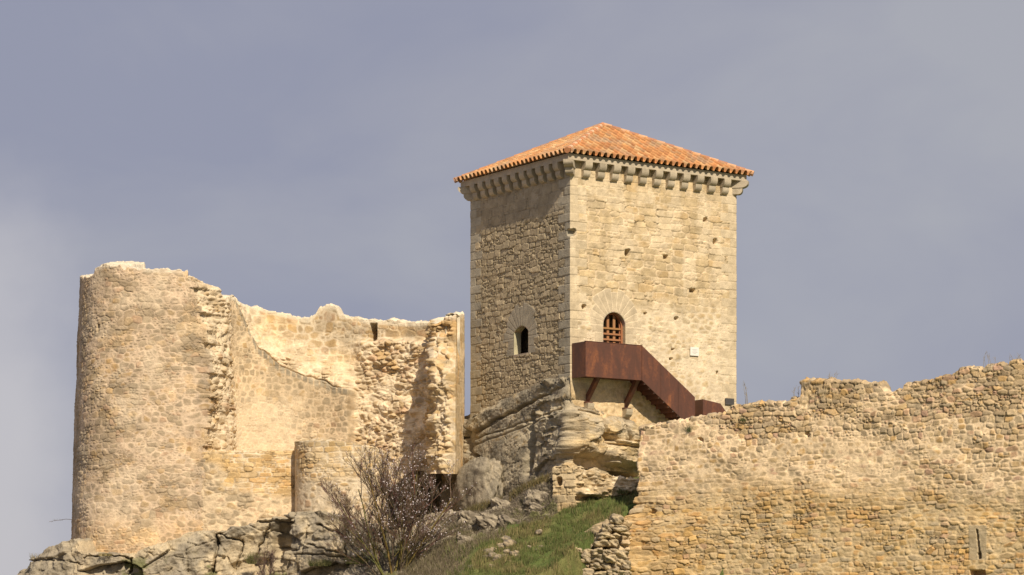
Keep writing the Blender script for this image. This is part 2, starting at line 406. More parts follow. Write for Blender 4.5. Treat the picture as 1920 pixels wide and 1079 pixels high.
GC = lc(GC, np.broadcast_to(V3((.17, .135, .085)), GC.shape) * (.6 + .8 * fbm(GX * 3, GY * 3, 3, 15))[..., None], scr)
g = mk('ground', np.stack([GX, GY, GZ], -1).reshape(-1, 3), gridq(*GX.shape), None, GC.reshape(-1, 3), M_SOIL, origin=(0, 0, 0))
tag(g, kind='structure')

# ================================================================== KEEP
D = 115.0
ang = math.radians(33.85)
eR = np.array([math.cos(ang), math.sin(ang)]); eL = np.array([-math.sin(ang), math.cos(ang)])
nR = np.array([eR[1], -eR[0]]); nL = -eR
C0 = np.array(XY(1069, D))
def solve_len(e, px):
    k = (px - 960) / F; return (k * C0[1] - C0[0]) / (e[0] - k * e[1])
L_ = solve_len(eR, 1381); M_ = solve_len(eL, 882)
CB = C0 + eL * M_; CR = C0 + eR * L_; CX = CB + eR * L_
def RW(u, p, z):      # point on right face: u along, p out
    q = C0 + eR * u + nR * p; return (q[0], q[1], z)
def LW(u, p, z):      # left face: u from near corner going back
    q = C0 + eL * u + nL * p; return (q[0], q[1], z)
def uR(px, p=0):
    k = (px - 960) / F; b = C0 + nR * p; return (k * b[1] - b[0]) / (eR[0] - k * eR[1])
def uL(px, p=0):
    k = (px - 960) / F; b = C0 + nL * p; return (k * b[1] - b[0]) / (eL[0] - k * eL[1])
def zR(px, py, p=0):
    u = uR(px, p); return zpx(py, (C0 + eR * u + nR * p)[1])
def zL(px, py):
    u = uL(px); return zpx(py, (C0 + eL * u)[1])

ZT = 21.0     # underside of the cornice slab
keep = empty('stone_tower', (float(C0[0]), float(C0[1]), 9.0), 'tall square sandstone tower with orange tiled hip roof and rust coloured steel stair', 'tower')
door_u = uR(1152); door_zc = zR(1152, 611); door_r = uR(1173) - door_u
win_u = uL(977); win_hw = (uL(963) - uL(990)) / 2; win_zc = zL(977, 622); win_zb = zL(977, 664)
putlogs = [(1177, 474, 5, 7), (1248, 482, 5, 4), (1323, 412, 4, 4), (1341, 453, 4, 5), (1299, 545, 6, 4), (1095, 575, 4, 4), (1268, 597, 4, 3), (1072, 436, 9, 7), (1262, 655, 3, 2), (1210, 588, 3, 2), (1345, 700, 2, 4), (1258, 673, 3, 2)]

def keep_style(S, Z, PX, PY):
    left = S < M_
    rf = S - M_                                   # >0 on the right face
    lf = M_ - S                                   # >0 on the left face, from near corner
    # ---- right face
    upper = 1 - ss(545, 590, PY + 25 * (fbm(S * .8, Z * .8, 3, 3) - .5) - .04 * (PX - 1070))
    dA, cA = masonry(rf, Z, w=.72, h=.31, jx=.55, jy=.15, p=8, jw=.018, depth=.06, fill=.44, small=.14, tilt=.030, pal=CREAM, mort=MORT, seed=41, warp=.05, var=.2, drk=.5)
    dB, cB = masonry(rf, Z, w=.40, h=.25, jx=.7, jy=.6, p=3, jw=.05, depth=.04, fill=.80, tilt=.02, pal=CREAM, mort=PALE * .97, seed=42, warp=.08, var=.16)
    d = lerp(dB, dA, upper); c = lc(cB, cA, upper)
    # dressed band below the corbels
    band = ss(ZT - 1.5, ZT - 1.35, Z)
    dC, cC = masonry(rf, Z, w=.8, h=.36, jx=.35, jy=.08, p=10, jw=.018, depth=.035, fill=.45, tilt=.012, pal=CREAM, mort=MORT, seed=44, warp=.015, var=.14)
    d = lerp(d, dC, band); c = lc(c, cC, band)
    # ---- left face
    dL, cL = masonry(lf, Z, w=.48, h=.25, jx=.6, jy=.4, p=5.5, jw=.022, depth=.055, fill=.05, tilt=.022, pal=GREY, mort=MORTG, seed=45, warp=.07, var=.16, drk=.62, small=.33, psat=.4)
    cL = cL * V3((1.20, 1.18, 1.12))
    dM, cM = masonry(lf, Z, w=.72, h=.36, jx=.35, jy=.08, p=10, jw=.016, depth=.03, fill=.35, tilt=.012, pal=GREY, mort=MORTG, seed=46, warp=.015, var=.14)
    bl = ss(ZT - 2.05, ZT - 1.95, Z)
    # smoother grey base courses above the rock
    lowm = ss(705, 735, PY + .45 * (PX - 1000)) * 0 + ss(0, 12, PY - np.interp(PX, [880, 1000, 1069], [772, 716, 690]))
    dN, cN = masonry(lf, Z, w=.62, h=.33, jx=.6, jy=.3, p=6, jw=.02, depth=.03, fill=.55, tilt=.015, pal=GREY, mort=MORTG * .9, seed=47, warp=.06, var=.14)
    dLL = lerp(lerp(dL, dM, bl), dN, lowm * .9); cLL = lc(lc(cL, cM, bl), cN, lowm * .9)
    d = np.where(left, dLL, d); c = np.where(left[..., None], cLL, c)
    # ---- quoins at the three visible corners
    for (sc0, sd_) in ((0, 61), (M_, 62), (M_ + L_, 63)):
        dist = np.abs(S - sc0)
        crs = np.floor(Z / .37)
        ql = .42 + .45 * ((crs + sd_ * 1) % 2) + .15 * (hsh(crs, crs * 0, sd_) - .5)
        ql = np.where(left & (sc0 > 0), .42 + .45 * ((crs + 1 + sd_) % 2), ql)
        fz = Z / .37 - crs
        e = np.minimum(np.minimum(fz, 1 - fz) * .37, ql - dist)
        e = e + (fbm(S * 12, Z * 12, 3, 5) - .5) * .012
        inq = ss(0, .012, ql - dist)
        tone = .94 + .14 * hsh(crs, crs * 0 + 5, sd_)
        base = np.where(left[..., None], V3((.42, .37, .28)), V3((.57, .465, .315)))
        t = ss(0, .018, e)
        cq = base * tone[..., None] * (.92 + .16 * fbm(S * 6, Z * 6, 3, 9))[..., None]
        cq = lc(cq * .75, cq, t)
        dq = -.025 * (1 - t) + (fbm(S * 8, Z * 8, 3, 12) - .5) * .015 + (hsh(crs, crs * 0 + 2, sd_) - .5) * .02
        d = lerp(d, dq, inq); c = lc(c, cq, inq)
    # ---- arches
    def arch(uu, zc, r0, r1, side, n, base):
        nonlocal d, c
        on = (~left) if side == 'R' else left
        du = (rf if side == 'R' else lf) - uu; dz_ = Z - zc
        r = np.hypot(du, dz_); a = np.arctan2(dz_, du) / math.pi * n
        fa = a - np.floor(a); ea = np.minimum(fa, 1 - fa) / n * math.pi * r
        rr = r1 * (.88 + .22 * hsh(np.floor(a), a * 0, 91))
        m = (on & (r < rr) & (dz_ > -.1)).astype(float)
        t = ss(0.004, .026, np.minimum(ea, rr - r))
        cb = np.broadcast_to(V3(base), c.shape) * (.93 + .12 * hsh(np.floor(a), a * 0, 92))[..., None] * (.94 + .12 * fbm(S * 7, Z * 7, 2, 3))[..., None]
        mo = np.where(left[..., None], MORTG * .8, PALE)
        ca = lc(mo + 0 * cb, cb, t)
        d = lerp(d, -.012 * (1 - t) + .004, m); c = lc(c, ca, m)
        # jamb blocks
        jb = (on & (np.abs(du) < r0 + .42 + .12 * (np.floor(Z / .4) % 2)) & (dz_ <= -.1) & (dz_ > (-1.7 if side == 'R' else win_zb - win_zc + .22))).astype(float)
        fz = Z / .4 - np.floor(Z / .4); t2 = ss(.004, .02, np.minimum(fz, 1 - fz) * .4)
        d = lerp(d, -.012 * (1 - t2), jb); c = lc(c, lc(mo + 0 * cb, np.broadcast_to(V3(base), c.shape) * (.95 + .1 * hsh(np.floor(Z / .4), Z * 0, 3))[..., None], t2), jb)
    arch(door_u, door_zc, door_r, door_r + .85, 'R', 13, (.56, .46, .32))
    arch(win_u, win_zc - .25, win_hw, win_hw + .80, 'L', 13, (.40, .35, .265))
    # openings
    du = np.abs(rf - door_u); r = np.hypot(du, np.maximum(Z - door_zc, 0))
    op = (~left) & (r < door_r) & (Z > 12.1)
    d = np.where(op, np.nan, d)
    du = np.abs(lf - win_u)
    top = win_zc + .26 * (1 - (du / win_hw) ** 2)
    op = left & (du < win_hw) & (Z > win_zb) & (Z < top)
    d = np.where(op, np.nan, d)
    # putlog holes and missing stones
    for (hx, hy, a, b) in putlogs:
        q = ((PX - hx) / a) ** 4 + ((PY - hy) / b) ** 4 + (fbm(S * 9, Z * 9, 2, hx) - .5) * .8
        t = 1 - ss(.7, 1.1, q)
        d = d - .38 * t; c = lc(c, c * .8, t)
    # white lime patch over the door arch and pale washes near the stair
    t = ss(.52, .62, fbm(S * 1.3, Z * 1.1, 4, 88)) * (~left) * .45
    c = lc(c, np.broadcast_to(PALE, c.shape), t)
    t = ss(.5, .68, fbm(S * .7, Z * .5, 4, 89)) * left * .35
    c = lc(c, c * V3((.84, .86, .88)), t)
    # lower right: ochre-grey under the stair
    t = ss(0, 25, PY - np.interp(PX, [1069, 1200, 1300, 1381], [712, 720, 800, 830])) * (~left)
    c = lc(c, c * V3((.93, .86, .74)), t)
    d = d + t * (fbm(S * 3, Z * 3, 3, 8) - .5) * .15
    return d, c
BIG = .5
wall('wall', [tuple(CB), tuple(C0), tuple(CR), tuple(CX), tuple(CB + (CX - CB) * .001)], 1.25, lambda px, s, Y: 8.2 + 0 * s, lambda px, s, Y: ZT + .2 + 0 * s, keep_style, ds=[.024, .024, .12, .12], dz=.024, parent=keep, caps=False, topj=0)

# reveals of the two openings
def reveal(name, prof, fn, dep, col):
    mb = MB(); n = len(prof)
    for i in range(n):
        a = prof[i]; b = prof[(i + 1) % n]
        ca = .5 * (prof[0][0] + prof[n // 2][0]); 
        def o(pt, k):   # outward by 6 cm
            cu = sum(p[0] for p in prof) / n; cz = sum(p[1] for p in prof) / n; l = math.hypot(pt[0] - cu, pt[1] - cz); return (pt[0] + (pt[0] - cu) / l * k, pt[1] + (pt[1] - cz) / l * k)
        a1, b1 = o(a, -.012), o(b, -.012); a2, b2 = o(a, .08), o(b, .08)
        mb.hexa([fn(a1[0], -dep, a1[1]), fn(b1[0], -dep, b1[1]), fn(b2[0], -dep, b2[1]), fn(a2[0], -dep, a2[1]), fn(a1[0], -.004, a1[1]), fn(b1[0], -.004, b1[1]), fn(b2[0], -.004, b2[1]), fn(a2[0], -.004, a2[1])], tuple(x * random.uniform(.9, 1.1) for x in col))
    return mb.build(name, M_STONE, keep)
pw_ = [(win_u - win_hw, win_zb), (win_u + win_hw, win_zb)] + [(win_u + win_hw * math.cos(math.pi * k / 10), win_zc + .26 * (1 - math.cos(math.pi * k / 10) ** 2)) for k in range(11)]
reveal('window_reveal', pw_, LW, .36, (.52, .43, .30))
pd_ = [(door_u - door_r, 12.1), (door_u + door_r, 12.1)] + [(door_u + door_r * math.cos(math.pi * k / 16), door_zc + door_r * math.sin(math.pi * k / 16)) for k in range(17)]
reveal('door_reveal', pd_, RW, .42, (.5, .42, .3))

# cornice slab
o_ = .31
def ring(o1, z0, z1, col, name):
    mb = MB(); th = .75
    cs = [(C0, nL + nR), (CR, nR + eR), (CX, eR + eL), (CB, eL + nL)]
    out = [c_ + n_ * o1 for c_, n_ in cs]; inn = [c_ - n_ * .4 for c_, n_ in cs]
    for i in range(4):
        j = (i + 1) % 4
        p = [inn[i], out[i], out[j], inn[j]]
        mb.hexa([(q[0], q[1], z0) for q in p] + [(q[0], q[1], z1) for q in p], col)
    return mb.build(name, M_STONE, keep)
ring(o_, ZT + .002, ZT + .25, (.50, .425, .32), 'cornice')

# corbels: two quarter-round tiers
def corbel(base, out, tan, wd, k):
    rr = random.Random(k)
    mb = MB()
    def prof(o1, z1, hh, inner):
        pr = [(-.08, z1), (o1, z1), (o1, z1 - hh * .28)]
        for i in range(1, 8):
            a = math.pi / 2 * i / 7
            pr.append((inner + (o1 - inner) * math.cos(a), z1 - hh * .28 - hh * .72 * math.sin(a)))
        pr.append((-.08, z1 - hh)); return pr
    t = Vector((tan[0], tan[1], 0)); o3 = Vector((out[0], out[1], 0)); b = Vector((base[0], base[1], 0))
    g_ = .9 + .2 * rr.random(); c1 = (.46 * g_, .39 * g_, .29 * g_)
    jit = rr.uniform(-.012, .012)
    mb.prism(prof(.335 + jit, ZT - .002, .34, .14), o3, (0, 0, 1), b - t * wd / 2, t * wd, c1)
    mb.prism(prof(.19 + jit, ZT - .343, .30, .0), o3, (0, 0, 1), b - t * wd * .48, t * wd * .96, c1)
    return mb.build('corbel', M_STONE, keep, smooth=False)
k = 0
nRc = 12
for i in range(1, nRc):
    u = L_ * i / nRc; q = C0 + eR * u; corbel(q, nR, eR, .36, k); k += 1
nLc = 12
for i in range(1, nLc):
    u = M_ * i / nLc; q = C0 + eL * u; corbel(q, nL, -eL, .36, k); k += 1
for i in range(1, 12):
    corbel(CR + eL * M_ * i / 12, eR, eL, .30, k); k += 1
    corbel(CB + eR * L_ * i / 12, eL, -eR, .30, k); k += 1
for (c_, n_) in ((C0, nL + nR), (CR, nR + eR), (CX, eR + eL), (CB, eL + nL)):
    nn = n_ / np.linalg.norm(n_); tt = np.array([-nn[1], nn[0]])
    mb = MB()
    for (oo, z1, hh, ww) in ((.52, ZT - .002, .30, .40), (.27, ZT - .303, .27, .34)):
        pr = [(-.25, z1), (oo, z1), (oo, z1 - hh * .3)]
        for i in range(1, 8):
            a = math.pi / 2 * i / 7; pr.append((oo * .35 + oo * .65 * math.cos(a), z1 - hh * .3 - hh * .7 * math.sin(a)))
        pr.append((-.25, z1 - hh))
        mb.prism(pr, (nn[0], nn[1], 0), (0, 0, 1), (c_[0] - tt[0] * ww / 2, c_[1] - tt[1] * ww / 2, 0), (tt[0] * ww, tt[1] * ww, 0), (.47, .40, .30))
    mb.build('corbel', M_STONE, keep)

# roof: four planes of barrel tiles + hip tiles
ZE = ZT + .27; OE = .52
cen = (C0 + CX) / 2; ZA = zpx(237, cen[1])
roof = empty('roof', (0, 0, 0), None, None); roof.parent = keep; roof.location = (float(cen[0] - C0[0]), float(cen[1] - C0[1]), ZE - 9.0)
TP = [(.56, .25, .12), (.60, .29, .145), (.49, .20, .10), (.62, .36, .21), (.57, .26, .12), (.64, .43, .28), (.52, .29, .18), (.56, .22, .10), (.42, .21, .13), (.40, .24, .17)]
def roof_plane(A, B, k):
    A = np.array(A); B = np.array(B); e = (B - A); Lx = np.linalg.norm(e); e = e / Lx
    inn = np.array([-e[1], e[0]])
    foot = A + e * np.dot(cen - A, e); run = np.dot(cen - foot, inn); rise = ZA - ZE
    SL = math.hypot(run, rise); apu = np.dot(cen - A, e)
    nu = int(Lx / .022); nv = int(SL / .04)
    U, V = np.meshgrid(np.linspace(0, Lx, nu + 1), np.linspace(-.0, SL, nv + 1))
    pitch = .31; a = U / pitch + .03 * (hsh(np.floor(V / .36), np.floor(U / pitch), k) - .5)
    ph = a - np.floor(a)
    cover = np.where(ph < .56, np.sqrt(np.clip(1 - ((ph - .28) / .28) ** 2, 0, 1)) * .095, -np.sqrt(np.clip(1 - ((ph - .78) / .22) ** 2, 0, 1)) * .075)
    iscov = ph < .56
    vo = np.where(iscov, 0, .18); lv = (V + vo) / .37; fv = lv - np.floor(lv); iv = np.floor(lv)
    hgt = cover + .035 * (1 - fv) + .012 * (hsh(np.floor(a), iv, k + 2) - .5)
    iu = np.floor(a) * 2 + iscov
    pal = np.array(TP)[(hsh(iu, iv, k + 5) * len(TP)).astype(int) % len(TP)]; pal = pal.mean(axis=(0, 1)) * .35 + pal * .65
    pal = pal * V3((1.0, 1.04, .82))
    Cc = pal * (.82 + .3 * hsh(iu, iv, k + 6))[..., None]
    Cc = lc(Cc, np.broadcast_to(V3((.42, .30, .20)), Cc.shape), ss(.55, .72, fbm(U * .9, V * .9, 4, k + 8)) * .5)
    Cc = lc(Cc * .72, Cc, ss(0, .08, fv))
    nz = np.array([-inn[0] * rise / SL, -inn[1] * rise / SL, run / SL])
    X = A[0] + e[0] * U + inn[0] * V * run / SL + nz[0] * hgt
    Y = A[1] + e[1] * U + inn[1] * V * run / SL + nz[1] * hgt
    Z = ZE + V * rise / SL + nz[2] * hgt + .03
    lo = apu * V / SL; hi = Lx - (Lx - apu) * V / SL
    ok = (U >= lo - .03) & (U <= hi + .03)
    q = gridq(nv + 1, nu + 1); okf = ok.ravel(); q = q[okf[q].all(1)]
    P = np.stack([X, Y, Z], -1).reshape(-1, 3)
    # underside, 2 cm below, closing the eave edge
    n0 = len(P); P2 = P - nz * .022; q2 = q[:, ::-1] + n0
    e0 = np.arange(nu); ed = np.stack([e0, e0 + n0, e0 + 1 + n0, e0 + 1], 1)
    pi = np.concatenate([P, P2]); cc = np.concatenate([Cc.reshape(-1, 3), Cc.reshape(-1, 3) * .9])
    used = np.unique(np.concatenate([q.ravel(), q2.ravel(), ed.ravel()])); rm = -np.ones(len(pi), int); rm[used] = np.arange(len(used))
    mk('tile_slope', pi[used], rm[np.concatenate([q, q2, ed])], None, cc[used], M_TILE, roof)
cor = [C0 + (nL + nR) * OE, CR + (nR + eR) * OE, CX + (eR + eL) * OE, CB + (eL + nL) * OE]
for i in range(4):
    roof_plane(cor[i], cor[(i + 1) % 4], 100 + i * 13)
for i in range(4):
    a = Vector((cor[i][0], cor[i][1], ZE + .05)); b = Vector((cen[0], cen[1], ZA + .06)); mb = MB()
    n = 17; d = (b - a)
    for j in range(n):
        p0 = a + d * (j / n); p1 = a + d * ((j + 1.12) / n)
        cl = TP[(j * 5 + i * 3) % len(TP)]; cl = tuple(x * .95 for x in cl)
        mb.tube([p0, p1], [.125, .10], 10, cl)
    mb.build('hip_tiles', M_TILE, roof)

# door leaf: wooden lattice in the arch
door = empty('door', (0, 0, 0), None, None); door.parent = keep
dp = RW(door_u, -.3, 12.2); door.location = (dp[0] - float(C0[0]), dp[1] - float(C0[1]), 12.2 - 9.0)
mb = MB(); W0 = (.42, .20, .09)
hw = door_r - .02; zt_ = door_zc + door_r
nv_ = 4
r3 = np.array([eR[0], eR[1], 0]); n3 = np.array([nR[0], nR[1], 0])
for i in range(nv_):
    uu = -hw + .06 + (2 * hw - .16) * i / (nv_ - 1) - .01
    hgt = door_zc + math.sqrt(max(hw * hw - (abs(uu + .05)) ** 2, .0001)) - 12.2
    mb.box(RW(door_u + uu, -.33, 12.2), tuple(r3 * .12), tuple(n3 * .05), (0, 0, hgt), tuple(x * random.uniform(.8, 1.15) for x in W0))
for j in range(9):
    zz = 12.3 + j * .235
    w_ = hw if zz < door_zc else math.sqrt(max(hw * hw - (zz - door_zc) ** 2, .01))
    mb.box(RW(door_u - w_, -.277, zz), tuple(r3 * 2 * w_), tuple(n3 * .05), (0, 0, .075), tuple(x * random.uniform(.8, 1.15) for x in W0))
lat = mb.build('lattice', M_PLAIN, door)
mb = MB()
for j in range(20):
    a0 = math.pi * j / 20; a1 = math.pi * (j + 1) / 20
    P = [RW(door_u + math.cos(a) * r_, p_, door_zc + math.sin(a) * r_) for a in (a0, a1) for r_ in (hw - .07, hw + .03) for p_ in (-.36, -.20)]
    mb.hexa([P[0], P[2], P[6], P[4], P[1], P[3], P[7], P[5]], (.36, .15, .07))
for sg in (-1, 1):
    x0 = door_u + (hw - .07 if sg > 0 else -hw - .03)
    mb.box(RW(x0, -.36, 12.2), tuple(r3 * .10), tuple(n3 * .16), (0, 0, door_zc - 12.2), (.36, .15, .07))
mb.build('door_frame', M_PLAIN, door)

# ================================================================== steel stair
st = empty('steel_staircase', RW(3, .5, 10.0), 'rust coloured weathering steel landing and stair fixed to the sunny face of the square tower', 'staircase')
PO = 1.0
ua = uR(1098, PO); ub = uR(1204, PO); uc_ = uR(1303, PO); ud = uR(1284, PO); ua0 = ua - .0
zt0 = zR(1098, 640, PO); zb0 = zR(1098, 706, PO); zt1 = zR(1303, 745, PO); zb1 = zR(1284, 790, PO)
TH = .04
def plate(pts_uz, p0, th, name, mat=M_STEEL, parent=st):
    mb = MB(); n = len(pts_uz)
    a = [RW(u, p0, z) for u, z in pts_uz]; b = [RW(u, p0 - th, z) for u, z in pts_uz]
    mb.add(a + b, [list(range(n)), [n + i for i in range(n)][::-1]] + [[i, n + i, n + (i + 1) % n, (i + 1) % n] for i in range(n)])
    return mb.build(name, mat, parent)
slope_ = (zt0 - zt1) / (uc_ - ub)
plate([(ua, zb0), (ub - .012, zb0), (ub - .012, zt0), (ua, zt0)], PO, TH, 'landing_panel')
zlow = zb0 - slope_ * (uc_ + .15 - ub)
plate([(ub, zb0), (uc_, zb0 - slope_ * (uc_ - ub)), (uc_, zt1), (ub, zt0)], PO, TH, 'stair_panel')
mb = MB()      # left side panel
mb.box(RW(ua, .03, zb0), tuple(r3 * TH), tuple(n3 * (PO - .03 - TH - .002)), (0, 0, zt0 - zb0)); mb.build('side_panel', M_STEEL, st)
mb = MB()      # lip and vertical seams
mb.box(RW(ub - .03, PO + .001, zb0), tuple(r3 * .012), tuple(n3 * .012), (0, 0, zt0 - zb0)); mb.build('seam', M_STEEL, st)
for fr in (.35, .68):
    us_ = ub + (uc_ - ub) * fr; mb = MB(); mb.box(RW(us_, PO + .001, zb0 - slope_ * (us_ - ub) + .02), tuple(r3 * .010), tuple(n3 * .010), (0, 0, zt0 - zb0 - .03)); mb.build('seam', M_STEEL, st)
mb = MB(); mb.box(RW(ua - .02, PO - .06, zt0 + .001), tuple(r3 * (ub - ua + .02)), tuple(n3 * .075), (0, 0, .02)); mb.build('coping', M_STEEL, st)
mb = MB()
mb.box(RW(ua + TH + .002, .03, zb0 + .06), tuple(r3 * (ub - ua)), tuple(n3 * (PO - .03 - TH - .004)), (0, 0, .12)); mb.build('landing_floor', M_STEEL, st)
for j in range(16):
    uu = ub + .12 + j * .25; zz = zb0 + .10 - slope_ * (uu - ub)
    if uu > uc_ - .1: break
    mb = MB(); mb.box(RW(uu, .12, zz), tuple(r3 * .27), tuple(n3 * (PO - TH - .13)), (0, 0, .035))
    mb.box(RW(uu, .12, zz - .19), tuple(r3 * .02), tuple(n3 * (PO - TH - .13)), (0, 0, .188)); mb.build('step', M_STEEL, st)
plate([(ub + .05, zb0 + .02), (uc_, zb0 + .02 - slope_ * (uc_ - ub - .05)), (uc_, zb0 + .30 - slope_ * (uc_ - ub - .05)), (ub + .05, zb0 + .30)], .11, .05, 'wall_stringer')
for (pxw, pyw, po) in ((1098, 752, .85), (1170, 763, .92)):
    u0_ = uR(pxw); z0_ = zR(pxw, pyw); mb = MB()
    mb.prism([(.02, z0_ - .04), (po, zb0 - .002), (po - .26, zb0 - .002), (.02, z0_ + .26)], tuple(n3), (0, 0, 1), RW(u0_, 0, 0), tuple(r3 * .17))
    mb.build('bracket', M_STEEL, st)
    mb = MB(); mb.box(RW(u0_ - .10, -.05, z0_ - .10), tuple(r3 * .36), tuple(n3 * .2), (0, 0, .055)); mb.build('bracket_foot', M_STEEL, st)
    mb = MB(); pr = [(-.1, 0), (.30, 0), (.30, -.12), (.26, -.24), (.16, -.33), (0, -.38), (-.1, -.38)]
    mb.prism(pr, tuple(n3), (0, 0, 1), RW(u0_ - .08, 0, z0_ - .105), tuple(r3 * .32), (.46, .39, .28)); mb.build('bracket_stone', M_STONE, keep)
# lower box of the stair
ue = uR(1318, PO); uf = uR(1351, PO); ug = uR(1364, PO)
zq0 = zR(1318, 749, PO); zq1 = zR(1351, 757, PO); zq2 = zR(1364, 776, PO)
plate([(ue, 9.6), (ug + .35, 9.6), (ug, zq2), (uf, zq1), (ue, zq0)], PO, TH, 'lower_panel')
mb = MB(); mb.box(RW(ue, .25, 9.6), tuple(r3 * TH), tuple(n3 * (PO - .25 - TH - .002)), (0, 0, zq0 - 9.6)); mb.build('lower_side_panel', M_STEEL, st)

# plaques
def plaque(name, x0, y0, x1, y1, col, label):
    u0 = uR(x0); u1 = uR(x1); za = zR(x0, y0); zb_ = zR(x0, y1)
    t = empty(name, RW(u0, .05, zb_), label, 'plaque')
    mb = MB(); mb.box(RW(u0, .02, zb_), tuple(r3 * (u1 - u0)), tuple(n3 * .04), (0, 0, za - zb_), col); mb.build('board', M_PLAIN, t)
    return t, u0, u1, za, zb_
t, u0, u1, za, zb_ = plaque('information_plaque', 1293, 651, 1309, 667, (.78, .76, .70), 'small white plaque with grey lettering on the sunny tower wall')
mb = MB()
for j, (a, b) in enumerate(((.2, .75), (.3, .68), (.18, .8), (.35, .6))):
    rr = random.Random(j); x = a; mb = MB()
    while x < b:
        w = rr.uniform(.03, .08); mb.box(RW(u0 + (u1 - u0) * x, .0612, za - (za - zb_) * (.3 + j * .15)), tuple(r3 * (u1 - u0) * w), tuple(n3 * .003), (0, 0, .014), (.45, .44, .42)); x += w
    mb.build('lettering', M_PLAIN, t)
t, u0, u1, za, zb_ = plaque('dark_plaque', 1359, 747, 1375, 759, (.075, .07, .068), 'small dark grey plaque low on the tower corner above the curtain wall')
mb = MB()
mb.box(RW(u0 - .01, .061, zb_ + .02), tuple(r3 * (u1 - u0 + .0)), tuple(n3 * .006), (0, 0, .012), (.16, .15, .14)); mb.build('rim', M_PLAIN, t)

# ================================================================== crag below the keep
def pill(PX, PY, cx, cy, rx, ry, rot=0, p=2.6):
    a = math.radians(rot); dx = PX - cx; dy = PY - cy
    x = (dx * math.cos(a) + dy * math.sin(a)) / rx; y = (-dx * math.sin(a) + dy * math.cos(a)) / ry
    return np.clip(1 - (np.abs(x) ** p + np.abs(y) ** p), 0, 1) ** .45
def crack(PX, PY, pts, w, dep, wob=3):
    d_, t_ = segdist(PX + wob * (fbm(PX * .08, PY * .08, 3, 4) - .5) * 2, PY + wob * (fbm(PX * .07, PY * .07, 3, 14) - .5) * 2, pts)
    return -dep * np.exp(-(d_ / w) ** 2) * (1 - ss(.9, 1.0, t_) * .7)
def side(PX, PY, pts):      # signed height below polyline y(x): >0 below
    xs = [p[0] for p in pts]; ys = [p[1] for p in pts]
    return PY - np.interp(PX, xs, ys)
LA = [(860, 792), (880, 782), (1000, 724), (1040, 712), (1068, 703)]       # top of the slab
LB = [(870, 820), (889, 816), (930, 790), (970, 769), (1045, 730), (1069, 722)]
LC = [(880, 829), (936, 811), (1006, 785), (1071, 764)]
LD = [(858, 960), (905, 940), (941, 928), (985, 902), (1037, 872), (1060, 866)]
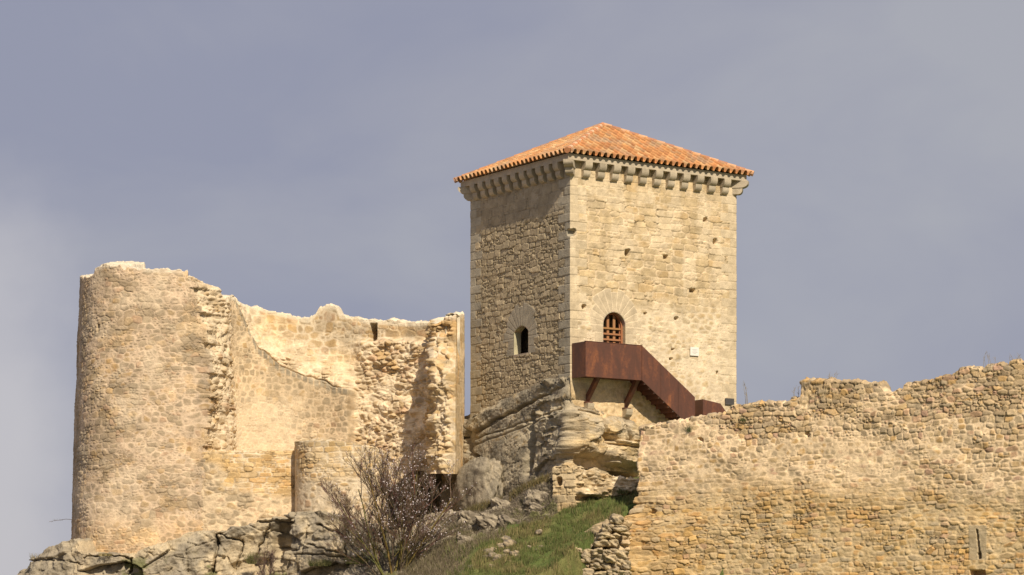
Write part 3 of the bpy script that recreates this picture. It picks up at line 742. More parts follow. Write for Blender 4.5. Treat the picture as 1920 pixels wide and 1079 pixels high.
def crag_style(S, Z, PX, PY):
    wx = PX + 6 * (fbm(S * 2, Z * 2, 3, 21) - .5) * 2; wy = PY + 6 * (fbm(S * 2.2, Z * 2, 3, 22) - .5) * 2
    lf = PX < 1071
    d = np.full(S.shape, -.25)
    a = side(wx, wy, LA); b = side(wx, wy, LB); cc = side(wx, wy, LC); dd = side(wx, wy, LD)
    left = np.where(a > 0, .05 + .14 * ss(0, 10, a) * ss(1069, 900, PX), -.25)
    left = np.where(b > 0, .06 + .05 * ss(0, 6, b), left)
    left = np.where(cc > 0, .06 + .16 * ss(0, 5, cc) + .12 * ss(60, 140, cc), left)
    left = left + .16 * pill(PX, PY, 950, 868, 62, 62, -25) + .12 * pill(PX, PY, 1040, 820, 34, 52, 0)
    left = left + crack(PX, PY, [(870, 822), (889, 817), (930, 791), (970, 770), (1045, 731), (1060, 724)], 2.0, .30)
    left = left + crack(PX, PY, LC, 1.6, .16) + crack(PX, PY, [(892, 838), (940, 820), (1000, 797), (1055, 778)], 1.5, .10)
    left = left + crack(PX, PY, [(1006, 782), (1008, 830), (1004, 870), (1000, 895)], 5, .45, 2)
    left = left + crack(PX, PY, [(884, 816), (889, 835), (886, 850)], 6, .55, 2)
    left = left + crack(PX, PY, [(893, 850), (915, 862), (928, 890), (932, 925)], 2.5, .4, 2)
    # right side bulges
    right = -.12 + .0 * S + ss(0, 16, side(wx, wy, [(1069, 752), (1120, 775), (1200, 800), (1260, 830)])) * .22
    right = right + .75 * pill(PX, PY, 1090, 815, 38, 52, 8) + .55 * pill(PX, PY, 1168, 808, 44, 26, 12) + .62 * pill(PX, PY, 1160, 852, 46, 24, 8)
    right = right + .40 * pill(PX, PY, 1130, 880, 26, 14, 0) + .35 * pill(PX, PY, 1185, 905, 34, 9, 5)
    right = right + crack(PX, PY, [(1124, 783), (1121, 815), (1110, 840)], 4.5, 1.0, 2) + crack(PX, PY, [(1071, 770), (1095, 775), (1124, 785)], 2, .3, 2) + crack(PX, PY, [(1160, 800), (1168, 830)], 2, .3, 3) + crack(PX, PY, [(1071, 855), (1108, 868), (1150, 885), (1200, 900)], 9, .75, 4)
    right = right + crack(PX, PY, [(1125, 832), (1165, 838), (1200, 845)], 2, .3, 2)
    right = right - .25 * ss(0, 20, side(wx, wy, [(1069, 870), (1200, 900)]))
    d = np.where(lf, left, right)
    bl = ss(1058, 1069, PX) * ss(1082, 1071, PX); 
    d = d * (1 - bl) + bl * .5 * (left + right)
    # facets
    f1, f2, fi, fj, fx, fy = worley(S + .35 * (fbm(S * .9, Z * .9, 3, 71) - .5), Z + .35 * (fbm(S * .9, Z * .9, 3, 72) - .5), 1.15, .62, .9, .8, 2.6, 73)
    fa = np.where(S < M_, .028, .17)
    d = d + fa * ((hsh(fi, fj, 74) - .5) * fx + (hsh(fi, fj, 75) - .5) * fy * 1.3 + (hsh(fi, fj, 76) - .5) * 1.2) - .12 * (1 - ss(0, .06, f2 - f1)) * (hsh(fi, fj, 77) > .4)
    g1_, g2_, gi, gj, gx_, gy_ = worley(S, Z, .42, .22, .9, .9, 2.4, 78)
    d = d + fa * .45 * ((hsh(gi, gj, 74) - .5) * gx_ + (hsh(gi, gj, 75) - .5) * gy_ * 1.3 + (hsh(gi, gj, 76) - .5))
    # strata + roughness
    q = Z - .42 * (S - M_) * np.where(S < M_, 1, -.25)
    lay = fbm(S * .5, q * 7, 4, 23)
    d = d + (lay - .5) * np.where(S < M_, .05, .07) + (fbm(S * 3, Z * 3, 5, 24) - .5) * np.where(S < M_, .06, .13) + (fbm(S * 13, Z * 13, 3, 25) - .5) * .045
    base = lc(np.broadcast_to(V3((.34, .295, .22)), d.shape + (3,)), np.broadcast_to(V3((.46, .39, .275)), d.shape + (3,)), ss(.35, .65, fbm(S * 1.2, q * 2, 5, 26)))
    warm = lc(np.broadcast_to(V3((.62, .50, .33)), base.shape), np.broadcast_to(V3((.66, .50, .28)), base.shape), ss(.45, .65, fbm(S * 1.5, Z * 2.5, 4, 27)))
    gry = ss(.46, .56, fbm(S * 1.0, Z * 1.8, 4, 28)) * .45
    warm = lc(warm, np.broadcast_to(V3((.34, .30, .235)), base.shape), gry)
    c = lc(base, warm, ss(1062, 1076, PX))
    c = c * (.86 + .28 * lay)[..., None]
    c = lc(c, c * V3((.75, .76, .76)), ss(.5, .7, fbm(S * 2.2, Z * 3.5, 5, 29)) * .7)
    c = lc(c, c * V3((.62, .62, .63)), ss(.56, .66, fbm(S * 1.1 + 3, Z * 2.4, 5, 34)) * .75)
    c = lc(c, np.broadcast_to(V3((.40, .25, .08)), c.shape), ss(.70, .78, fbm(S * 4, Z * 4, 3, 33)) * .35)
    return d, c
cpath = smooth_path([tuple(CB + eL * 2.0), tuple(CB + nL * .08 + eL * .5), tuple(CB + nL * .1 - eL * 1)], 2) + [tuple(C0 + nL * .1 + eL * .25)] + smooth_path([tuple(C0 + nL * .1 + eL * .25), tuple(C0 + nL * .08 + nR * .08), tuple(C0 + nR * .1 + eR * .25)], 2)[1:] + [tuple(C0 + nR * .1 + eR * 8)]
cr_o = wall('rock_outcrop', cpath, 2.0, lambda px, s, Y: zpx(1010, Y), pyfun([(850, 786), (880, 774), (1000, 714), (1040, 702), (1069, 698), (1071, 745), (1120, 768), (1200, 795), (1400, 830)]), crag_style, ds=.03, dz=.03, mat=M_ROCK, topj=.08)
tag(cr_o, kind='structure')

def boulder(name, pos, sc, rot, seed, cols, label=None, cat='boulder', group=None, sub=4, kind=None, mat=None, rough=.25, pw=2.5, yaw=0):
    n = 6 * 2 ** (sub - 1)
    th = np.linspace(0, math.pi, n + 1); ph = np.linspace(0, 2 * math.pi, 2 * n + 1)
    T, Pp = np.meshgrid(th, ph, indexing='ij')
    x = np.sin(T) * np.cos(Pp); y = np.sin(T) * np.sin(Pp); z = np.cos(T)
    pp = pw
    rr_ = (np.abs(x) ** pp + np.abs(y) ** pp + np.abs(z) ** pp) ** (-1 / pp)
    f = fbm(x * 1.6 + 5 * seed + z, y * 1.6 + z * 1.3 + seed, 4, seed) - .5 + (fbm(x * 6 + z * 3, y * 6 - z * 4, 3, seed + 3) - .5) * .3
    rr_ = rr_ * (1 + rough * 2 * f)
    c = lc(np.broadcast_to(V3(cols[0]), x.shape + (3,)), np.broadcast_to(V3(cols[1]), x.shape + (3,)), ss(.35, .65, fbm(x * 2 + z, y * 2 + z * 2, 4, seed + 9)))
    P = np.stack([x * rr_ * sc[0], y * rr_ * sc[1], z * rr_ * sc[2]], -1).reshape(-1, 3)
    a = math.radians(rot); R = np.array([[math.cos(a), 0, math.sin(a)], [0, 1, 0], [-math.sin(a), 0, math.cos(a)]])
    P = P @ R.T; b = math.radians(yaw); P = P @ np.array([[math.cos(b), -math.sin(b), 0], [math.sin(b), math.cos(b), 0], [0, 0, 1]]).T + np.array(pos)
    o = mk(name, P, gridq(n + 1, 2 * n + 1), None, c.reshape(-1, 3), mat or M_ROCK)
    return tag(o, label, cat if not kind else None, group, kind)
boulder('boulder', LW(uL(902, .85), .85, zpx(912, 118.6)), (1.30, .60, 1.12), 9, 8, [(.30, .26, .195), (.38, .325, .24)], 'large rounded grey boulder wedged under the left corner of the square tower', sub=5, rough=.30, pw=3.6, yaw=math.degrees(math.atan2(eL[1], eL[0])))

# masonry footing between rock and grass
def foot_style(S, Z, PX, PY):
    dA, cA = masonry(S, Z, w=.62, h=.30, jx=.4, jy=.2, p=7, jw=.03, depth=.08, fill=.25, tilt=.05, pal=CREAM, seed=71, warp=.04)
    dB, cB = masonry(S, Z, w=.30, h=.16, jx=.9, jy=.9, p=2.5, jw=.05, depth=.09, fill=.45, tilt=.12, pal=CREAM, mort=PALE, seed=72, warp=.10)
    t = ss(1076, 1088, PX)
    d = lerp(dA, dB + (fbm(S * 2, Z * 3, 4, 4) - .5) * .5, t); c = lc(cA, cB * 1.05, t)
    d = d - .45 * pill(PX, PY, 1048, 903, 6, 9) - .3 * ss(1036, 1030, PX)
    d = d + .3 * pill(PX, PY, 1140, 922, 60, 10, -3) - .35 * pill(PX, PY, 1100, 934, 22, 6, 0)
    return d, c
fo = wall('masonry_footing', [XY(1018, 115.5), XY(1030, 113.6), XY(1036, 113.0), XY(1078, 112.7), XY(1110, 113.0), XY(1215, 113.6)], 1.5, lambda px, s, Y: zpx(1010, Y), pyfun([(1018, 900), (1036, 879), (1060, 872), (1079, 878), (1110, 884), (1150, 893), (1215, 905)]), foot_style, topj=.12)
tag(fo, 'broken block masonry footing under the tower rock beside the grass', 'masonry')

# scrubby bank left of the grass
A_ = [(740, 1020, 116.8), (800, 990, 116.3), (858, 968, 115.6), (905, 952, 115.2), (950, 934, 114.9), (1000, 908, 114.1), (1040, 892, 113.7)]
B_ = [(560, 1140, 110.0), (690, 1110, 110.6), (800, 1075, 111.0), (880, 1040, 111.5), (955, 1005, 111.9), (1010, 983, 112.1), (1046, 972, 112.3)]
def pl3(pts, n):
    P = np.array([P3(*p) for p in pts]); t = np.linspace(0, len(pts) - 1, n); i = np.clip(np.floor(t).astype(int), 0, len(pts) - 2); f_ = (t - i)[:, None]
    return P[i] * (1 - f_) + P[i + 1] * f_
n1_, n2_ = 330, 150
PA = pl3(A_, n1_); PB = pl3(B_, n1_); tt = np.linspace(-.08, 1.25, n2_)[:, None, None]
G = PA[None] * (1 - tt) + PB[None] * tt
U = np.linspace(0, 8.5, n1_)[None] + 0 * tt[..., 0]; V = tt[..., 0] * 4.2 + 0 * U
dsp = (fbm(U * .9, V * .9, 5, 51) - .5) * 1.1 + (fbm((U + V) * 2.2, (V - U * .4) * 5, 5, 57) - .5) * .55 + (fbm((U + V * .4) * 1.2, (V - U * .15) * 4, 4, 52) - .5) * .45 + (fbm(U * 7, V * 7, 3, 53) - .5) * .14
edge = np.sin(np.clip(tt[..., 0], 0, 1) * math.pi) ** .5
dsp = dsp * (.2 + .8 * edge) + .15 * edge
G[..., 1] -= dsp * .75; G[..., 2] += dsp * .6
bc = lc(np.broadcast_to(V3((.22, .185, .135)), U.shape + (3,)), np.broadcast_to(V3((.36, .31, .235)), U.shape + (3,)), ss(.42, .6, fbm(U * 1.5, V * 3, 5, 54)))
bc = lc(bc, np.broadcast_to(V3((.10, .085, .05)), bc.shape), ss(.5, .68, fbm(U * 2.5, V * 2.5, 4, 55)) * .8)
bc = lc(bc, np.broadcast_to(V3((.15, .155, .05)), bc.shape), ss(.55, .7, fbm(U * .8, V * 1.2, 4, 56) + .12 * (tt[..., 0] - .5)) * .7)
bk = mk('bank', G.reshape(-1, 3), gridq(n2_, n1_), None, bc.reshape(-1, 3), M_ROCK); tag(bk, kind='structure')
BANK = G

# ================================================================== RUINED DRUM TOWER
ru = empty('ruined_round_tower', P3(400, 1000, 121), 'large roofless round tower of pale stone with its front broken open', 'ruin')
def broken_dx(z_py):
    return np.interp(z_py, [500, 563, 622, 658, 705, 747, 777, 830, 850, 1079], [-26, -20, -8, 2, 8, 4, 2, 0, 0, 0])
dpath0 = smooth_path([XY(215, 133), XY(165, 127.5), XY(150.5, 123.5), XY(151, 121.0), XY(161, 119.3), XY(190, 118.3), XY(250, 117.75), XY(320, 117.6), XY(388, 117.8)], 3)
sc_drum = resample(dpath0, .026)[1][-1]
dpath = dpath0 + [XY(398, 118.1), XY(418, 118.8), XY(431, 119.5), XY(432, 121.5)]
def drum_style(S, Z, PX, PY):
    d, c = masonry(S, Z, w=.36, h=.24, jx=.75, jy=.6, p=3, jw=.035, depth=.038, fill=.54, tilt=.022, pal=GREY + TAN, mort=MORT * V3((.98, .97, 1.0)), seed=81, warp=.09, var=.16, drk=.75, small=.45, psat=.5)
    c = c * V3((1.0, .985, 1.0))
    # rougher, greyer zone at left edge and blotches
    t = ss(.47, .62, fbm(S * .6, Z * .45, 5, 82)) * .7
    c = lc(c, c * V3((.80, .80, .80)), t)
    t = ss(.52, .66, fbm(S * .8 + 9, Z * .9, 5, 83)) * .35; c = lc(c, np.broadcast_to(PALE * .93, c.shape), t)
    t = ss(.58, .68, fbm(S * 1.1, Z * 1.3, 4, 84)) * .35; c = lc(c, c * V3((1.12, .98, .70)), t)
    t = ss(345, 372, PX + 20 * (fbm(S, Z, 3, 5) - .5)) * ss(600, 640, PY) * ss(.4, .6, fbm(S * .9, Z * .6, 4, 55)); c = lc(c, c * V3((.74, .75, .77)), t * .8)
    # parapet string: slight ledge at the top
    # broken face
    t = ss(sc_drum - .12, sc_drum + .1, S)
    dR, cR_ = masonry(S, Z, w=.40, h=.27, jx=.9, jy=.8, p=2.4, jw=.08, depth=.16, fill=.55, tilt=.14, pal=TAN, mort=PALE * .95, seed=85, warp=.1, drk=.85)
    low = ss(842, 852, PY)
    dR = dR + (fbm(S * 1.5, Z * 1.5, 4, 86) - .5) * .4 - .1
    d = lerp(d, dR, t * (1 - low)); c = lc(c, cR_, t)
    d = d + (fbm(S * .7, Z * .7, 3, 87) - .5) * .12
    d = d + np.clip((18 - Z) * .033, 0, .5)
    # bottom apron of paler ochre coursing
    t = ss(950, 1000, PY + 30 * (fbm(S, Z, 3, 15) - .5)) * .5; c = lc(c, c * V3((1.1, 1.0, .85)), t)
    # loophole
    q = (np.abs(PX - 187) < 2.2) & (PY > 608) & (PY < 624)
    d = np.where(q, d - .7, d)
    # lime cap
    cap = ss(9, 3, PY - np.interp(PX, [150, 178, 192, 223, 230, 278, 358, 376, 408, 420], [520, 505, 497, 497, 504, 505, 508, 519, 529, 545])) * ss(.35, .5, fbm(S * 1.2, Z * 0, 3, 17))
    c = lc(c, np.broadcast_to(V3((.72, .64, .50)), c.shape), cap * .55)
    return d, c
def drum_dx(S, Z, PX, PY):
    m = np.exp(-((S - sc_drum) / .55) ** 2) * (S < sc_drum) + np.exp(-((S - sc_drum) / 1.1) ** 2) * (S >= sc_drum)
    j = broken_dx(PY) / F * 118 + .28 * (hsh(np.floor(Z / .26), Z * 0, 5) - .5) * (PY < 848) + .25 * (fbm(Z * 1.5, Z * 0, 3, 6) - .5)
    return m * j, 0 * j
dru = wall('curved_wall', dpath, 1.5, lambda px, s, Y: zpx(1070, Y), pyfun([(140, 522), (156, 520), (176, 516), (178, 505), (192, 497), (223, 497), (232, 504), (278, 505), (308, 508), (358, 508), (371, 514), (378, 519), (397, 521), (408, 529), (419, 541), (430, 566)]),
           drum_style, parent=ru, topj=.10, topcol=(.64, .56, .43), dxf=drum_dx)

# inner back wall with the torn lining
LIN = [(395, 540), (425, 575), (445, 612), (470, 650), (520, 685), (580, 708), (640, 726), (668, 732)]
def inner_style(S, Z, PX, PY):
    wx = PX + 8 * (fbm(S * 1.5, Z * 1.5, 3, 92) - .5); wy = PY + 10 * (fbm(S * 2, Z * 2, 3, 93) - .5)
    lin = side(wx, wy, LIN)
    inlin = ss(0, 5, lin) * ss(672, 664, wx)
    slope_band = ss(-85, 0, lin) * ss(700, 640, wx)
    rub = ss(655, 690, wx) * ss(632, 648, wy) + 0
    ledge = ss(636, 646, wy) * ss(620, 660, wx)
    # smooth parapet masonry
    d0, c0 = masonry(S, Z, w=.5, h=.34, jx=.7, jy=.5, p=3.5, jw=.04, depth=.04, fill=.66, tilt=.03, pal=TAN, mort=PALE * .95, seed=94, warp=.08, var=.2)
    t = ss(560, 640, PX) * ss(.40, .55, fbm(S * .8, Z * .8, 4, 95)); c0 = lc(c0, c0 * V3((.74, .75, .76)), t * .8)
    t = ss(.50, .66, fbm(S * .7 + 4, Z * .9, 4, 96)) * .5; c0 = lc(c0, c0 * V3((1.06, .93, .70)), t)
    # rubble
    d1, c1 = masonry(S, Z, w=.36, h=.22, jx=.9, jy=.9, p=2.4, jw=.06, depth=.13, fill=.52, tilt=.11, pal=TAN, mort=PALE * .95, seed=97, warp=.12, var=.25, drk=.85)
    c1 = c1 * 1.12
    d1 = d1 + (fbm(S * 1.2, Z * 2.0, 5, 98) - .5) * .45
    # lining
    d2, c2 = masonry(S, Z, w=.34, h=.26, jx=.6, jy=.5, p=3.5, jw=.04, depth=.035, fill=.72, tilt=.02, pal=TAN + GREY, mort=MORT * .95, seed=99, warp=.05, var=.2)
    t = ss(.42, .6, fbm(S * .5 + 3, Z * .6, 5, 100)); c2 = lc(c2 * 1.06, c2 * V3((.80, .80, .80)), t * .7)
    t = ss(725, 775, PY + 60 * (fbm(S * .7, Z * .7, 4, 101) - .5) + .12 * (PX - 430)) * ss(610, 520, PX); c2 = lc(c2, np.broadcast_to(PALE * 1.02, c2.shape), t * .62)
    # dark row of voussoir stones along the torn edge
    vs_ = ss(0, 3, lin) * ss(17, 13, lin); fr = S / .30 - np.floor(S / .30); vst = ss(.08, .2, np.minimum(fr, 1 - fr)) * vs_
    c2 = lc(c2, np.broadcast_to(V3((.33, .285, .21)), c2.shape) * (.75 + .4 * hsh(np.floor(S / .3), S * 0, 7))[..., None], vst * .9)
    c = lc(c0, c1, np.clip(rub + slope_band * .8, 0, 1)); d = lerp(d0, d1 * 1.0 + .35, np.clip(rub, 0, 1))
    d = lerp(d, d1 * .8 + .15 + .7 * slope_band, slope_band * (1 - inlin))
    d = lerp(d, d2 + 1.0, inlin); c = lc(c, c2, inlin)
    d = d + .12 * ledge
    # upper light strip between ledge and lining
    t = slope_band * (1 - inlin); c = lc(c, np.broadcast_to(PALE, c.shape), t * .3)
    # merlon stub, loophole
    q = (PX > 693.5) & (PX < 707) & (PY > 606) & (PY < 640)
    d = np.where(q, d - .9, d)
    c = np.where(q[..., None], c * .9, c)
    capl = np.interp(PX, [418, 435, 480, 520, 578, 590, 600, 612, 630, 637, 665, 690, 720, 760, 820], [560, 567, 575, 586, 600, 590, 576, 573, 575, 592, 594, 602, 603, 606, 603])
    cap = ss(9, 4, PY - capl); c = lc(c, np.broadcast_to(V3((.76, .68, .53)), c.shape), cap * .7)
    return d, c
ipath = smooth_path([XY(368, 119.6), XY(380, 121.3), XY(418, 122.8), XY(530, 123.9), XY(630, 123.9), XY(730, 123.2), XY(800, 122.3), XY(835, 121.9)], 3)
inn_w = wall('inner_wall', ipath, 1.3, lambda px, s, Y: zpx(np.interp(px, [690, 780], [960, 884]), Y),
     pyfun([(390, 560), (418, 560), (435, 567), (480, 575), (520, 586), (578, 600), (590, 590), (600, 576), (612, 572), (630, 575), (637, 592), (665, 594), (690, 602), (720, 603), (735, 600), (760, 606), (800, 604), (835, 603)]),
     inner_style, parent=ru, nsm=40, topj=.09, topcol=(.70, .61, .47))
# end spur
def spur_style(S, Z, PX, PY):
    d, c = masonry(S, Z, w=.36, h=.26, jx=.9, jy=.85, p=2.5, jw=.06, depth=.16, fill=.38, tilt=.16, pal=CREAM + OCHRE, mort=PALE * .95, seed=111, warp=.1, drk=.8)
    d = d + (fbm(S * 2.4 + Z * .8, Z * 1.7 - S * .9, 5, 112) - .5) * .8
    d3, c3 = masonry(S, Z, w=.5, h=.35, jx=.4, jy=.3, p=6, jw=.03, depth=.02, fill=.7, tilt=.01, pal=CREAM, mort=MORT, seed=113, warp=.02)
    d = np.clip(d + .30, .02, .55) * np.where(S > 3.2, .08 + .92 * ss(854, 838, PX), 1)
    t = ss(854, 857, PX) * (S > 3.6); d = lerp(d, d3, t); c = lc(c, c3 * .98, t)
    t = ss(.55, .68, fbm(S * 1.3, Z * .8, 4, 114)) * .6; c = lc(c, c * V3((1.05, .85, .58)), t)
    c = lc(c, np.broadcast_to(V3((.74, .68, .57)), c.shape), ss(598, 588, PY) * .5)
    return d, c
def spur_dx(S, Z, PX, PY):
    back = 1.4 * ss(700, 640, PY) * np.clip(1.35 - np.abs(S - 3.8) / 2.8, 0, 1)
    return 0 * S, back
sp_path = [XY(822, 122.8), XY(819, 119.4), XY(853, 119.0), XY(871, 121.7)]
wall('end_spur', sp_path, .45, lambda px, s, Y: zpx(889, Y), pyfun([(818, 602), (835, 591), (852, 584), (866, 586), (872, 590)]), spur_style, parent=ru, topj=.06, topcol=(.70, .63, .50), dxf=spur_dx)
# lower front wall (orange coursed) flush with the drum
def low_style(S, Z, PX, PY):
    dA, cA = masonry(S, Z, w=.46, h=.20, jx=.6, jy=.25, p=6, jw=.022, depth=.05, fill=.45, tilt=.03, pal=OCHRE, mort=PALE * .93, seed=121, warp=.05, var=.2)
    dB, cB = masonry(S, Z, w=.36, h=.25, jx=.8, jy=.7, p=2.8, jw=.05, depth=.05, fill=.62, tilt=.04, pal=GREY + TAN, mort=MORT, seed=122, warp=.1)
    t = ss(900, 925, PY + 26 * (fbm(S * .8, Z * .8, 4, 3) - .5) - .10 * (PX - 400))
    t2 = ss(430, 400, PX + 20 * (fbm(S, Z, 3, 13) - .5)) * ss(862, 875, PY)
    t = np.maximum(t, t2)
    d = lerp(dA, dB, t); c = lc(cA * 1.08, cB, t)
    t = ss(900, 950, PY) * ss(480, 400, PX) * ss(.42, .6, fbm(S * .7, Z * .7, 4, 7)); c = lc(c, c * V3((.70, .72, .74)), t * .8)
    d = d + np.clip((11 - Z) * .03, 0, .3)
    return d, c
lw = wall('retaining_wall', [XY(330, 118.6), XY(345, 117.72), XY(400, 117.45), XY(470, 117.5), XY(556, 118.0), XY(600, 118.3)], 5.0, lambda px, s, Y: zpx(1040, Y), pyfun([(330, 870), (352, 858), (372, 849), (400, 847), (600, 846)]), low_style, topj=.03)
tag(lw, 'low ochre coursed retaining wall at the foot of the broken round tower', 'wall')
# small half round bastion
def bas_style(S, Z, PX, PY):
    dA, cA = masonry(S, Z, w=.44, h=.20, jx=.6, jy=.25, p=6, jw=.024, depth=.05, fill=.5, tilt=.03, pal=OCHRE + CREAM, mort=PALE * .93, seed=131, warp=.05, var=.2)
    dB, cB = masonry(S, Z, w=.34, h=.24, jx=.8, jy=.7, p=2.8, jw=.05, depth=.05, fill=.72, tilt=.04, pal=TAN, mort=PALE * .9, seed=132, warp=.1)
    t = ss(888, 905, PY + 20 * (fbm(S, Z, 4, 3) - .5))
    d = lerp(dA, dB, t); c = lc(cA * 1.08, cB, t)
    c = lc(c, c * V3((.72, .74, .77)), ss(840, 832, PY + 6 * (fbm(S * 2, Z, 2, 4) - .5)) * .7)
    return d, c
bp_ = smooth_path([XY(560, 120.2), XY(551, 118.2), XY(556, 116.9), XY(585, 116.1), XY(640, 115.8), XY(700, 116.2), XY(726, 117.4), XY(728, 120)], 3)
bs = wall('round_bastion', bp_, 1.8, lambda px, s, Y: zpx(1040, Y), pyfun([(550, 829), (575, 827), (600, 826), (640, 830), (700, 838), (730, 850)]), bas_style, topj=.04)
tag(bs, 'small half round bastion of ochre stone in front of the ruined round tower', 'bastion')
# dark vault recess beneath the inner wall: back wall and ceiling are real stone, shaded
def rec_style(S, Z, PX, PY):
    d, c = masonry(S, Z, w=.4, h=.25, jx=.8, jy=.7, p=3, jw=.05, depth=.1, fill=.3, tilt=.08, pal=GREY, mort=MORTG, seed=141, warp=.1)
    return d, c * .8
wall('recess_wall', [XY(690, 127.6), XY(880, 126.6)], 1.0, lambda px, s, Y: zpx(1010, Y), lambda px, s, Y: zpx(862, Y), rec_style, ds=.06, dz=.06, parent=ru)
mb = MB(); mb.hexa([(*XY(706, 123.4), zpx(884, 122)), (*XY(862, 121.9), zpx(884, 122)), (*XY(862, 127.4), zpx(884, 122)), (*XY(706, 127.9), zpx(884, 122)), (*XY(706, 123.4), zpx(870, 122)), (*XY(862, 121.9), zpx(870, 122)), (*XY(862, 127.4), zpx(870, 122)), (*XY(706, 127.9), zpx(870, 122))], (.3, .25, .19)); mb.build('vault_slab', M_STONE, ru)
def recR(S, Z, PX, PY): return rec_style(S, Z, PX, PY)
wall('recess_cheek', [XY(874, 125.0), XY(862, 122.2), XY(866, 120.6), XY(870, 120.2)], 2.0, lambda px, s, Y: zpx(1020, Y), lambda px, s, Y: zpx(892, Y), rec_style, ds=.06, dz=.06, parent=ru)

# ================================================================== rock ledge under the ruin
rcracks = [([(404, 996), (406, 1030), (398, 1079)], 4.5, .9), ([(457, 1012), (448, 1040), (438, 1070)], 2, .4), ([(252, 1050), (240, 1079)], 3.5, .6), ([(505, 983), (488, 1020), (474, 1060)], 2.5, .5), ([(548, 960), (548, 1015)], 3.5, .8), ([(596, 985), (620, 995), (648, 1005)], 2.5, .45), ([(580, 1020), (616, 1034), (650, 1036)], 2, .4), ([(578, 985), (574, 1020), (566, 1079)], 1.8, .3), ([(404, 1000), (430, 1010), (456, 1016)], 2.5, .4), ([(160, 1046), (210, 1042), (250, 1050)], 2.2, .4), ([(268, 1034), (310, 1045), (395, 1048)], 1.3, .15), ([(90, 1052), (130, 1050), (160, 1058)], 2, .35), ([(650, 970), (648, 1010), (655, 1079)], 3, .5), ([(515, 1025), (545, 1030), (566, 1032)], 2.5, .45), ([(455, 985), (500, 978), (550, 975)], 2, .35), ([(700, 975), (720, 1020), (760, 1079)], 3, .4), ([(556, 1040), (620, 1044), (700, 1050)], 2, .35)]
def ledge_style(S, Z, PX, PY):
    F1, F2, I, J, DX, DY = worley(S + .5 * (fbm(S * .6, Z * .6, 3, 1) - .5), Z + .4 * (fbm(S * .6, Z * .6, 3, 2) - .5), 1.5, 1.5, .9, .8, 2.8, 151)
    e = (F2 - F1)
    d = -.09 * (1 - ss(0, .12, e)) + .45 * (hsh(I, J, 9) - .5) + .32 * ((hsh(I, J, 10) - .5) * DX + (hsh(I, J, 11) - .5) * DY)
    g1_, g2_, gi, gj, gx_, gy_ = worley(S, Z, .6, .4, .9, .9, 2.4, 159)
    d = d + .10 * ((hsh(gi, gj, 74) - .5) * gx_ + (hsh(gi, gj, 75) - .5) * gy_ * 1.3 + (hsh(gi, gj, 76) - .5))
    d = d - 1.1 * pill(PX, PY, 528, 1015, 19, 48, 6) - .35 * pill(PX, PY, 470, 1060, 40, 12, -8)
    for pts, w, dep in rcracks: d = d + crack(PX, PY, pts, w * .62, dep * .8, 6)
    lay = fbm(S * .6, (Z - .12 * S) * 5, 4, 152)
    d = d + (fbm(S * 1.2, Z * 1.0, 5, 153) - .5) * .55 + (lay - .5) * .10 + (fbm(S * 4, Z * 4, 5, 154) - .5) * .22
    d = d + np.clip((5.2 - Z) * .25, 0, .8)
    c = lc(np.broadcast_to(V3((.36, .31, .23)), d.shape + (3,)), np.broadcast_to(V3((.54, .445, .30)), d.shape + (3,)), ss(.42, .6, fbm(S * .9, Z * 1.2, 5, 155)))
    t = ss(.40, .52, fbm(S * .35, Z * .35, 3, 156)) * ss(395, 420, PX) * ss(520, 500, PX); c = lc(c, np.broadcast_to(V3((.66, .53, .34)), c.shape), t * .85)
    c = lc(c, c * V3((.70, .70, .72)), ss(.5, .65, fbm(S * 2.5, Z * 2.5, 5, 157)) * .7)
    c = c * (.85 + .3 * lay)[..., None]
    c = lc(c, np.broadcast_to(V3((.14, .15, .05)), c.shape), ss(.66, .74, fbm(S * .9 + 3, Z * 1.6, 4, 158)) * ss(1030, 1060, PY) * .8)
    return d, c
lp = smooth_path([XY(60, 124), XY(34, 121), XY(48, 118.6), XY(90, 117.4), XY(150, 116.6), XY(250, 116.2), XY(400, 116.2), XY(530, 116.3), XY(560, 115.4), XY(640, 114.9), XY(740, 114.8), XY(800, 115.5), XY(860, 116.2), XY(900, 117)], 3)
lg = wall('rock_ledge', lp, 3.6, lambda px, s, Y: zpx(1115, Y), pyfun([(20, 1100), (45, 1078), (60, 1054), (72, 1050), (98, 1026), (125, 1014), (140, 1012), (150, 1036), (185, 1040), (252, 1042), (268, 1033), (307, 1019), (343, 1003), (376, 994), (404, 1000), (440, 988), (464, 984), (505, 972), (530, 971), (547, 964), (597, 958), (644, 970), (700, 985), (760, 1000), (830, 985), (900, 960)]), ledge_style, ds=.035, dz=.035, mat=M_ROCK, topj=.10)
tag(lg, kind='structure')

